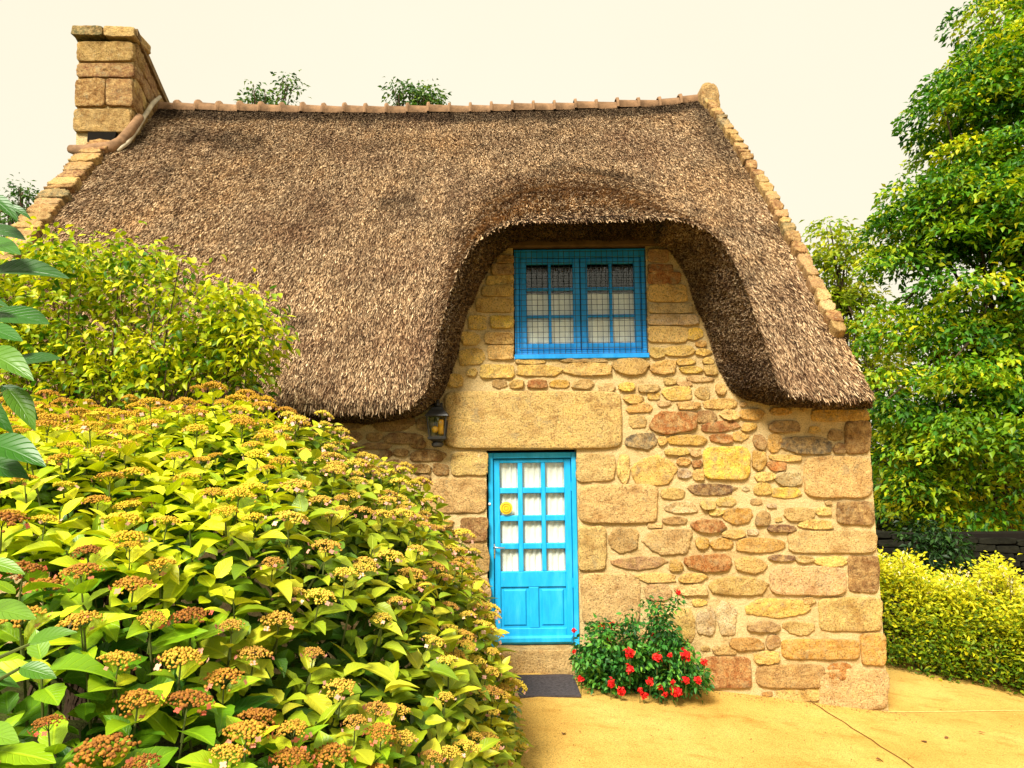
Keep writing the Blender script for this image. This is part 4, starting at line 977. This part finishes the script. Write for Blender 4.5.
for k in range(3):
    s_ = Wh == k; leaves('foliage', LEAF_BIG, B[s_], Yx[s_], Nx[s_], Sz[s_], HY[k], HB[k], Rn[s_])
    stm = MB(); r = random.Random(k)
    sel = [p for p, wq in zip(tips, wh_) if wq == k]; r.shuffle(sel)
    for p in sel[:130]:
        root = p + np.array([-0.35 if p[0] > -1 else r.uniform(-.3, .3), r.uniform(0.1, .4), -r.uniform(0.5, 0.9)]); root[2] = max(root[2], GROUND)
        stm.tube([root, (root + p) / 2 + np.array([r.uniform(-.08, .08), r.uniform(-.08, .08), -0.1]), p], [0.008, 0.006, 0.004], 5, False)
    stm.build('stems', M['stem'], HB[k])
    hp = heads_pos[k]
    # the heads nearest to view first, at most 100
    hp.sort(key=lambda q_: np.linalg.norm(q_[0] - EYE)); 
    rest = hp[98:]; hp = hp[:98]
    for j, (p, ax) in enumerate(hp):
        src = HEADS[k][j % 4]; o = src if j < 4 else src.copy()
        if j >= 4: COL.objects.link(o)
        o.parent = HB[k]; o.matrix_parent_inverse = Matrix.Identity(4)
        o.location = Vector(p) - HB[k].location; qt = Vector(ax).to_track_quat('Z', 'Y'); o.rotation_mode = 'QUATERNION'
        o.rotation_quaternion = qt @ Vector((0, 0, 1)).rotation_difference(Vector((0, 0, 1))) ; sc_ = rr5.uniform(0.8, 1.2); o.scale = (sc_, sc_, sc_ * 0.8)
    if rest: merge_heads(rest, k)

# ------------------------------------------------------------------ glossy shrub at the left edge
gs = thing('glossy_shrub', 'tall shrub with long glossy dark leaves at the left edge of the photo', 'shrub', (-1.05, 1.32, GROUND))
r = np.random.default_rng(3); b_, y_, n_, s_, rn_ = [], [], [], [], []
twm = MB(); root = np.array([-1.06, 1.36, GROUND])
LV = [(-14,196,12,220),(6,208,27,218),(-18,228,19,248),(-22,240,14,262),(-12,276,60,281),(-14,312,42,338),(-22,326,16,350),(8,362,58,372),(-14,354,21,381),(2,386,31,421),(8,390,29,428),(-14,444,34,470),(-24,460,21,488),(-30,300,4,312),(-28,400,2,432),
      (-16,608,30,630),(30,644,72,638),(20,668,52,684),(-26,676,12,690),(-22,732,14,752),(-14,562,20,580)]
for (x0, y0, x1, y1) in LV:
    dY = r.uniform(1.22, 1.45); a = P(x0, y0, dY); c = P(x1, y1, dY - r.uniform(0.0, 0.05)); d = c - a
    b_.append(a); y_.append(d + np.array([0, 0, 0.25 * np.linalg.norm(d)])); n_.append(np.array([r.uniform(-.2, .3), -0.6, 0.8])); s_.append(np.linalg.norm(d) * 1.0); rn_.append(r.uniform(0.1, 0.8) if y0 < 500 else r.uniform(0.5, 1.0))
    st_ = P(-52 + r.uniform(-14, 4), y0 + 30, 1.36); twm.tube([root + r.normal(0, 0.03, 3) * [1, 1, 0], st_ + [0, 0, -0.12], (st_ + a) / 2 + [0, 0, -0.01], a], [0.009, 0.006, 0.004, 0.0025], 6, False)
twm.build('stems', M['stem'], gs)
leaves('foliage', leaf_template(9, 2, 0.46, 0.2, 0.25), np.array(b_), np.array(y_), np.array(n_), np.array(s_), leaf_mat('glossy_leaf', [(0, (0.010, 0.05, 0.003)), (0.6, (0.03, 0.13, 0.006)), (1, (0.14, 0.27, 0.015))], 0.12, 0.4, 0.08, 0.35), gs, np.array(rn_))

# ------------------------------------------------------------------ clumped crowns
def spray_points(centers, radii, per, r, flat=0.45, droop=0.35):
    out_p, out_d, out_n, cid = [], [], [], []
    for k, (c, R) in enumerate(zip(centers, radii)):
        n = int(per * (R ** 2)); th = r.uniform(0, 6.28, n); q_ = np.sqrt(r.uniform(0, 1, n)); hgt = r.normal(0, flat * 0.5, n)
        p = np.stack([np.cos(th) * q_, np.sin(th) * q_, hgt - droop * q_ ** 2], -1) * R + c
        d = np.stack([np.cos(th), np.sin(th), -0.3 * np.ones(n)], -1) + r.normal(0, 0.5, (n, 3)); nn = np.array([0, 0, 1.0]) + r.normal(0, 0.45, (n, 3))
        out_p.append(p); out_d.append(d); out_n.append(nn); cid.append(np.full(n, k))
    return np.concatenate(out_p), np.concatenate(out_d), np.concatenate(out_n), np.concatenate(cid)

def tree(name, label, base, lobes, nclump, clump_r, per, leaf, mat_, seed, trunk_r, group=None, shell=0.6, trunk_top=None, flat=0.45):
    r = np.random.default_rng(seed); tr = thing(name, label, 'tree', base, group); base = np.array(base, float)
    cs_, rs = [], []
    vol = np.array([np.prod(l[1]) ** (2 / 3) for l in lobes]); vol /= vol.sum()
    for (c, rad), f in zip(lobes, vol):
        n = max(3, int(nclump * f)); d = randdir(n); q_ = r.uniform(shell, 1.0, n)[:, None] ** 0.7
        cs_.append(np.array(c) + d * q_ * np.array(rad)); rs.append(r.uniform(0.6, 1.25, n) * clump_r)
    cs_ = np.concatenate(cs_); rs = np.concatenate(rs)
    ok = cs_[:, 2] > base[2] + 0.3; cs_, rs = cs_[ok], rs[ok]
    p, d, nn, cid = spray_points(cs_, rs, per, r, flat, 0.55 if flat < 0.3 else 0.35)
    tone = r.uniform(0.1, 0.8, len(cs_))[cid] + r.normal(0, 0.16, len(p))
    leaves('crown', LEAF_SMALL, p, d, nn, leaf * r.uniform(0.65, 1.3, len(p)), mat_, tr, tone)
    tb = MB(); top_c = np.array(lobes[0][0], float) if trunk_top is None else np.array(trunk_top, float)
    pts_ = [base - [0, 0, 0.1], base * 0.7 + top_c * 0.3 + [0.1, 0, 0], base * 0.35 + top_c * 0.65, top_c]
    tb.tube(pts_, [trunk_r * 1.25, trunk_r, trunk_r * 0.7, trunk_r * 0.3], 10)
    for k in r.choice(len(cs_), min(len(cs_), 60), replace=False):
        f = r.uniform(0.3, 0.95); s0 = base + (top_c - base) * f; e_ = cs_[k]
        tb.tube([s0, s0 * 0.5 + e_ * 0.5 + np.array([0, 0, 0.25]), e_], [trunk_r * 0.3, trunk_r * 0.16, 0.012], 5, False)
    tb.build('trunk', M['bark'], tr, True); return tr

TM1 = leaf_mat('maple_leaf', [(0, (0.015, 0.075, 0.005)), (0.35, (0.07, 0.24, 0.007)), (0.65, (0.26, 0.42, 0.008)), (1, (0.62, 0.58, 0.012))], 0.35, 0.5, 0, 0.35, big=0.55)
TM2 = leaf_mat('ash_leaf', [(0, (0.10, 0.22, 0.01)), (0.5, (0.32, 0.42, 0.012)), (1, (0.60, 0.58, 0.03))], 0.4, 0.5, 0, 0.3, big=0.8)
TM3 = leaf_mat('far_leaf', [(0, (0.02, 0.07, 0.012)), (0.5, (0.06, 0.15, 0.02)), (1, (0.17, 0.25, 0.04))], 0.35, 0.5, 0, 0.3)
def lobe(x, y, Yd, rx, rz, ry=None):
    c = P(x, y, Yd); k = Yd / F; return (c, (rx * k, (ry or rx) * k, rz * k))
gR = float(gz(9.0))
bt = P(1010, 560, 15.0)
tree('broadleaf_tree', 'tall dense dark green tree filling the right edge of the photo', (bt[0], 15.0, gR),
     [lobe(1035, 120, 15, 95, 110), lobe(975, 250, 14.2, 80, 85), lobe(1050, 300, 14.5, 110, 110), lobe(945, 380, 14.0, 58, 70), lobe(995, 440, 13.8, 90, 80), lobe(928, 470, 14.4, 45, 60), lobe(1030, 20, 15.5, 55, 50), lobe(945, 190, 14.6, 45, 55), lobe(905, 235, 14.6, 22, 40), lobe(975, 110, 14.8, 45, 60), lobe(1010, 60, 14.6, 40, 60), lobe(1015, 170, 14.0, 50, 60), lobe(900, 330, 14.6, 25, 40)],
     430, 0.74, 400, 0.132, TM1, 31, 0.28, shell=0.66, trunk_top=P(1020, 150, 15.0), flat=0.2)
t2 = P(850, 540, 19.0)
tree('ash_tree', 'small yellow-green airy tree between the roof edge and the tall dark tree', (t2[0], 19.0, gR), [lobe(838, 270, 19, 34, 48), lobe(850, 340, 19, 48, 60), lobe(820, 245, 19, 20, 26), lobe(872, 400, 19, 40, 70)], 130, 0.55, 210, 0.16, TM2, 32, 0.14, shell=0.5)
gL = float(gz(-3))
for (nm_, lb_, x, y, Yd, lbs, nc, pr) in (
    ('treetop', 'sparse treetop showing above the ridge nearest the chimney', 270, 150, 24, [(256, 98, 22, 14), (290, 86, 18, 20), (270, 106, 34, 12)], 40, 130),
    ('treetop', 'low rounded treetop showing above the ridge mid roof', 415, 150, 24, [(398, 96, 18, 16), (422, 94, 24, 16), (425, 104, 30, 12)], 48, 170),
    ('treetop', 'small treetop left of the roof, below the chimney', 25, 260, 26, [(22, 192, 18, 18), (5, 205, 20, 16), (20, 240, 40, 34)], 80, 150)):
    c = P(x, y, Yd)
    tree('background_tree', lb_, (c[0], Yd, gL), [lobe(a, b2, Yd, rx, rz) for (a, b2, rx, rz) in lbs], nc, 0.42, pr, 0.15, TM3, int(x), 0.12, 'trees behind the cottage', shell=0.1, flat=0.8)

# ------------------------------------------------------------------ yellow-green shrub in front of the eave
sh = thing('viburnum_shrub', 'small leaved yellow-green shrub growing up against the thatched eave', 'shrub', (-3.2, 6.1, GROUND))
r = np.random.default_rng(9); C_, R_ = [], []
for (x, y, rx, ry_) in ((60, 300, 75, 48), (130, 275, 60, 30), (190, 330, 70, 45), (240, 350, 45, 40), (110, 350, 110, 42), (20, 290, 60, 45), (255, 320, 25, 22), (75, 255, 40, 15), (155, 262, 25, 12), (215, 300, 22, 14), (-30, 330, 60, 60), (60, 370, 90, 30), (200, 375, 60, 22), (205, 355, 60, 28), (120, 375, 60, 22)):
    for k in range(int(rx * ry_ / 75) + 5):
        a = r.uniform(0, 6.28); q_ = math.sqrt(r.uniform(0.0, 1)); C_.append(P(x + rx * q_ * math.cos(a), y + ry_ * q_ * math.sin(a), r.uniform(5.85, 6.5))); R_.append(r.uniform(0.12, 0.24))
C_, R_ = np.array(C_), np.array(R_)
p, d, nn, cid = spray_points(C_, R_, 760, r, 0.9, 0.3)
tone = r.uniform(0.15, 0.75, len(C_))[cid] + r.normal(0, 0.15, len(p)) + 0.12 * (p[:, 2] - C_[cid][:, 2]) / 0.1
leaves('foliage', LEAF_MID, p, d, nn, r.uniform(0.045, 0.085, len(p)), leaf_mat('shrub_leaf', [(0, (0.05, 0.16, 0.006)), (0.3, (0.26, 0.38, 0.008)), (0.6, (0.56, 0.58, 0.010)), (1, (0.74, 0.70, 0.03))], 0.35, 0.45, 0, 0.35), sh, tone)
tb = MB()
for k in r.choice(len(C_), 70, replace=False):
    e_ = C_[k]; s0 = np.array([-3.2 + r.normal(0, 0.25), 6.15, GROUND]); tb.tube([s0, s0 * 0.45 + e_ * 0.55 + np.array([0, 0, 0.15]), e_], [0.018, 0.011, 0.004], 5, False)
tb.build('stems', M['bark'], sh)

# ------------------------------------------------------------------ red flowering bush by the door
rb = thing('geranium_bush', 'leafy green bush with bright red flowers at the wall beside the door', 'flower bush', G(640, 690))
r = np.random.default_rng(14); C_, R_ = [], []
for k in range(150):
    x = r.uniform(582, 700); yt = np.interp(x, [580, 600, 630, 660, 680, 702], [645, 622, 612, 600, 640, 668]); yb = np.interp(x, [580, 620, 690, 702], [684, 692, 692, 682])
    C_.append(P(x, r.uniform(yt + 6, yb - 4), r.uniform(6.72, 7.12))); R_.append(r.uniform(0.06, 0.12))
for (x, y) in ((678, 600), (672, 606), (655, 600), (645, 605), (590, 628), (578, 645), (700, 672)): C_.append(P(x, y, 6.95)); R_.append(0.06)
C_, R_ = np.array(C_), np.array(R_)
p, d, nn, cid = spray_points(C_, R_, 5200, r, 1.0, 0.3)
tone = r.uniform(0.1, 0.7, len(C_))[cid] + r.normal(0, 0.18, len(p))
leaves('foliage', LEAF_MID, p, d, nn, r.uniform(0.03, 0.06, len(p)), leaf_mat('bush_leaf', [(0, (0.010, 0.06, 0.012)), (0.5, (0.05, 0.22, 0.025)), (1, (0.22, 0.48, 0.05))], 0.3, 0.5, 0, 0.3), rb, tone)
tb = MB(); root = G(640, 688) + np.array([0, 0.2, 0])
for k in range(0, len(C_), 2): tb.tube([root + r.normal(0, 0.06, 3) * [1, 1, 0], (root + C_[k]) / 2 + [0, 0, 0.05], C_[k]], [0.008, 0.006, 0.003], 5, False)
tb.build('stems', M['stem'], rb)
RED, t_, b__ = mat('red_petal', 0.6, spec=0.2)
t_.links.new(ramp(t_, attr(t_, 'rnd').outputs['Fac'], [(0, (0.42, 0.004, 0.010)), (0.6, (0.72, 0.012, 0.012)), (1, (0.85, 0.05, 0.03))]), b__.inputs['Base Color'])
def blossom(center, R, r):
    n = 46; d = randdir(n); d[:, 1] -= 0.35; d = nrm(d); base_ = center + d * R * r.uniform(0.2, 0.75, (n, 1))
    return leaves('blossom', leaf_template(3, 1, 0.9, 0.3, 0.3), base_, d * 0.5 + nrm(r.normal(size=(n, 3))), d, R * r.uniform(0.5, 0.8, n), RED, rb)
BL = [(574,630,3),(601,627,4),(612,625,4),(609,637,4.5),(630,653,6.5),(655,635,4.5),(657,657,5.5),(630,669,5.5),(611,683,5),(621,691,5),(685,655,6.5),(670,655,3),(650,681,4.5),(660,687,4),(676,692,6.5),(686,680,4.5),(697,680,5),(704,662,4),(581,679,4),(644,695,4),(673,682,3),(678,592,3.5),(574,651,2.5),(640,690,3),(665,694,3)]
for (x, y, s_) in BL:
    c = P(x, y, 6.66 + (0.25 if y < 640 else 0.0)); bo = blossom(c, s_ * 6.7 / F * 0.88, r); stk = MB(); stk.tube([c + [0, 0.03, -0.16], c], [0.004, 0.003], 5, False); stk.build('stalk', M['stem'], bo)

# ------------------------------------------------------------------ hedge on the right
h0, h1 = G(868, 664), G(1030, 699); h1 = h0 + (h1 - h0) * 1.9
hd = thing('flowering_hedge', 'bright yellow-green hedge with tiny pale flowers along the path', 'hedge', (h0 + h1) / 2)
r = np.random.default_rng(17); dirh = nrm((h1 - h0) * [1, 1, 0]); back = np.array([-dirh[1], dirh[0], 0]); back = back if back[1] > 0 else -back
ln = np.linalg.norm((h1 - h0)[:2]); NCL = 560
u = r.uniform(-0.1, 1, NCL); fc = r.random(NCL); hh = 0.98 + 0.12 * np.sin(u * 17) + 0.12 * np.sin(u * 41 + 1) + r.normal(0, 0.05, NCL)
zz = np.where(fc < 0.55, r.uniform(0.12, 1, NCL), 0.97); dd = np.where(fc < 0.55, 0.12 + 0.30 * (1 - np.sin(np.clip(zz, 0, 1) * math.pi * 0.5 + 0.3) ** 2) * 0 + 0.25 * np.clip(0.4 - zz, 0, 1) + 0.35 * np.clip(zz - 0.7, 0, 1), r.uniform(0.15, 1.3, NCL))
pb = h0 + dirh * (u * ln)[:, None] + back * (dd + r.normal(0, 0.06, NCL))[:, None]
pb[:, 2] = gz(pb[:, 0]) + zz * hh
pbr = r.uniform(0.11, 0.24, NCL); ns_ = 260                    # loose shoots standing above the clipped mass
us_ = r.uniform(-0.1, 1, ns_); sh_ = h0 + dirh * (us_ * ln)[:, None] + back * r.uniform(0.1, 1.3, ns_)[:, None]
sh_[:, 2] = gz(sh_[:, 0]) + 0.98 + 0.12 * np.sin(us_ * 17) + 0.12 * np.sin(us_ * 41 + 1) + r.uniform(0.0, 0.22, ns_)
pb = np.concatenate([pb, sh_]); pbr = np.concatenate([pbr, np.full(ns_, 0.075)]); NCL += ns_
p, d, nn, cid = spray_points(pb, pbr, 1700, r, 1.0, 0.15)
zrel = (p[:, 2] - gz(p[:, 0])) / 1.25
tone = 0.15 + 0.6 * np.clip(zrel, 0, 1) * r.uniform(0.6, 1.1, NCL)[cid] + r.normal(0, 0.14, len(p))  # tone rises with height: lit top and shaded foot put into the colour
d = d + np.array([0, 0, 0.9])
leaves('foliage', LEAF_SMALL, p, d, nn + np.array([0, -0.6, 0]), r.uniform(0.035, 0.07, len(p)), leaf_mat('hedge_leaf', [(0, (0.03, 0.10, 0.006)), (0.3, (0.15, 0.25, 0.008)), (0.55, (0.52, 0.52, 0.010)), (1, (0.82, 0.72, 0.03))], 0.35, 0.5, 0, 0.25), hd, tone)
nf = 900; uu = r.uniform(-0.1, 1, nf); fp = h0 + dirh * (uu * ln)[:, None] + back * r.uniform(0.1, 1.3, nf)[:, None]; fp[:, 2] = gz(fp[:, 0]) + 0.98 + 0.10 * np.sin(uu * 17) + 0.08 * np.sin(uu * 41 + 1) + r.uniform(-0.02, 0.24, nf)
fl = leaves('blossoms', LEAF_SMALL, fp, np.array([0, 0, 1.0]) + r.normal(0, 0.6, (nf, 3)), r.normal(0, 1, (nf, 3)), r.uniform(0.03, 0.055, nf), bud_mat('hedge_flowers', [(0, (0.6, 0.30, 0.2)), (0.25, (0.66, 0.56, 0.34)), (1, (0.74, 0.66, 0.34))]), hd); fl['kind'] = 'stuff'
tb = MB()
for k in range(0, NCL, 3):
    e_ = pb[k]; s0 = np.array([e_[0], e_[1], float(gz(e_[0]))]) + back * 0.35 + r.normal(0, 0.05, 3) * [1, 1, 0]; tb.tube([s0, (s0 + e_) / 2 + back * 0.05, e_], [0.010, 0.007, 0.003], 5, False)
tb.build('stems', M['bark'], hd)
# red flowers standing in the hedge
for (x, y) in ((970, 562), (989, 567), (926, 597)):
    pass

# low garden wall behind the hedge
gwY = 11.2
gw = Stones(); x0p, x1p = 860, 1150
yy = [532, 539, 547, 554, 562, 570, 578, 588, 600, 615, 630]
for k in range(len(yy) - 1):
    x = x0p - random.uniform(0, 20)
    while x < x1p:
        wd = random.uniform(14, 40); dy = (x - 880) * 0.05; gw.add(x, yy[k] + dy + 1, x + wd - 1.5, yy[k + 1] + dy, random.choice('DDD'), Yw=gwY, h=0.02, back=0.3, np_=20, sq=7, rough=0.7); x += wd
M['stone_keep'] = M['stone']; M['stone'] = simple('shaded_dark_stone', (0.011, 0.011, 0.007), 0.95, 0.1, var=0.5, sc=6, bmp=0.9); gwo = gw.build('garden_wall', None); M['stone'] = M['stone_keep']; tag(gwo, 'low dark stone wall in shade behind the yellow-green hedge', 'wall')  # near-black colour has the shade behind the hedge put into it
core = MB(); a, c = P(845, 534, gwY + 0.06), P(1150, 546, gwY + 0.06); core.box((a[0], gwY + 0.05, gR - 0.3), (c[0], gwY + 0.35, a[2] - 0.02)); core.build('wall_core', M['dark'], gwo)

# understory behind the wall
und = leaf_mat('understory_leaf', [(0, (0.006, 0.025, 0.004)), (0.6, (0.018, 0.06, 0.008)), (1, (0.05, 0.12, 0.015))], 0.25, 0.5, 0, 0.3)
r = np.random.default_rng(23); n = 190
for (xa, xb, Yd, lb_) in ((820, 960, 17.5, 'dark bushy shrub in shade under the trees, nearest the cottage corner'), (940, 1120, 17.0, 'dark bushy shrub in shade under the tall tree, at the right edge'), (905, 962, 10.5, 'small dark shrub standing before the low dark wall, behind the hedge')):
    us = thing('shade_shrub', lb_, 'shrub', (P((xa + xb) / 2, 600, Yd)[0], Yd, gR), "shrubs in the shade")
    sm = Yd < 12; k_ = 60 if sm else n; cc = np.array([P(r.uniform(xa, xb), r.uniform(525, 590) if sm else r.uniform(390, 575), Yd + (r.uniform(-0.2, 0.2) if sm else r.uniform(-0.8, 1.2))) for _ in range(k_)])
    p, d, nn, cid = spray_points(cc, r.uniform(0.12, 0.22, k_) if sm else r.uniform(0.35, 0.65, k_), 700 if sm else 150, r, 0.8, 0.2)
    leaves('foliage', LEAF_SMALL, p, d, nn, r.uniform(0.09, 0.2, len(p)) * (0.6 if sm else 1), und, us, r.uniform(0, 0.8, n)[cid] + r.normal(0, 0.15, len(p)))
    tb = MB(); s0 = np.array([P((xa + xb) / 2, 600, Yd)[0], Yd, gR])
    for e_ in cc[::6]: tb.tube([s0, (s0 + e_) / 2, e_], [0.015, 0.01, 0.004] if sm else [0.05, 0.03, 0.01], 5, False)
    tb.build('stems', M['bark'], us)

# ------------------------------------------------------------------ fallen leaves on the path
FL = leaf_mat('dry_leaf', [(0, (0.10, 0.04, 0.015)), (1, (0.22, 0.10, 0.03))], 0.1, 0.8)
for k, (x, y, lb_) in enumerate(((876, 761, 'fallen brown leaf on the path, nearest the bottom edge'), (927, 744, 'fallen brown leaf on the path, below two others'), (948, 738, 'fallen brown leaf on the path, middle of three'), (978, 733, 'fallen brown leaf on the path, closest to the hedge'), (563, 736, 'fallen brown leaf on the path below the doormat'))):
    p = G(x, y) + np.array([0, 0, 0.012]); o = leaves('fallen_leaf', LEAF_MID, p[None], np.array([[math.cos(k * 1.9), math.sin(k * 1.9), 0.05]]), np.array([[0, 0, 1.0]]), 0.06, FL)
    tag(o, lb_, 'leaf', 'fallen leaves on the path')

r = np.random.default_rng(77); n = 1500
gx = np.concatenate([r.uniform(0.0, 5.5, n // 2), r.uniform(0.1, 3.7, n - n // 2)]); gy = np.concatenate([r.uniform(4.2, 9.0, n // 2), WALL_Y - 0.04 - r.exponential(0.07, n - n // 2)])
pg = np.stack([gx, gy, gz(gx) + 0.006], -1); og = leaves('grit', leaf_template(2, 1, 0.9, 0.5, 0.4), pg, randdir(n) * [1, 1, 0.2], np.array([0, 0, 1.0]) + r.normal(0, 0.3, (n, 3)), r.uniform(0.004, 0.014, n), leaf_mat('grit_bits', [(0, (0.06, 0.035, 0.012)), (0.6, (0.22, 0.12, 0.03)), (1, (0.5, 0.36, 0.12))], 0.0, 0.9)); og['kind'] = 'stuff'
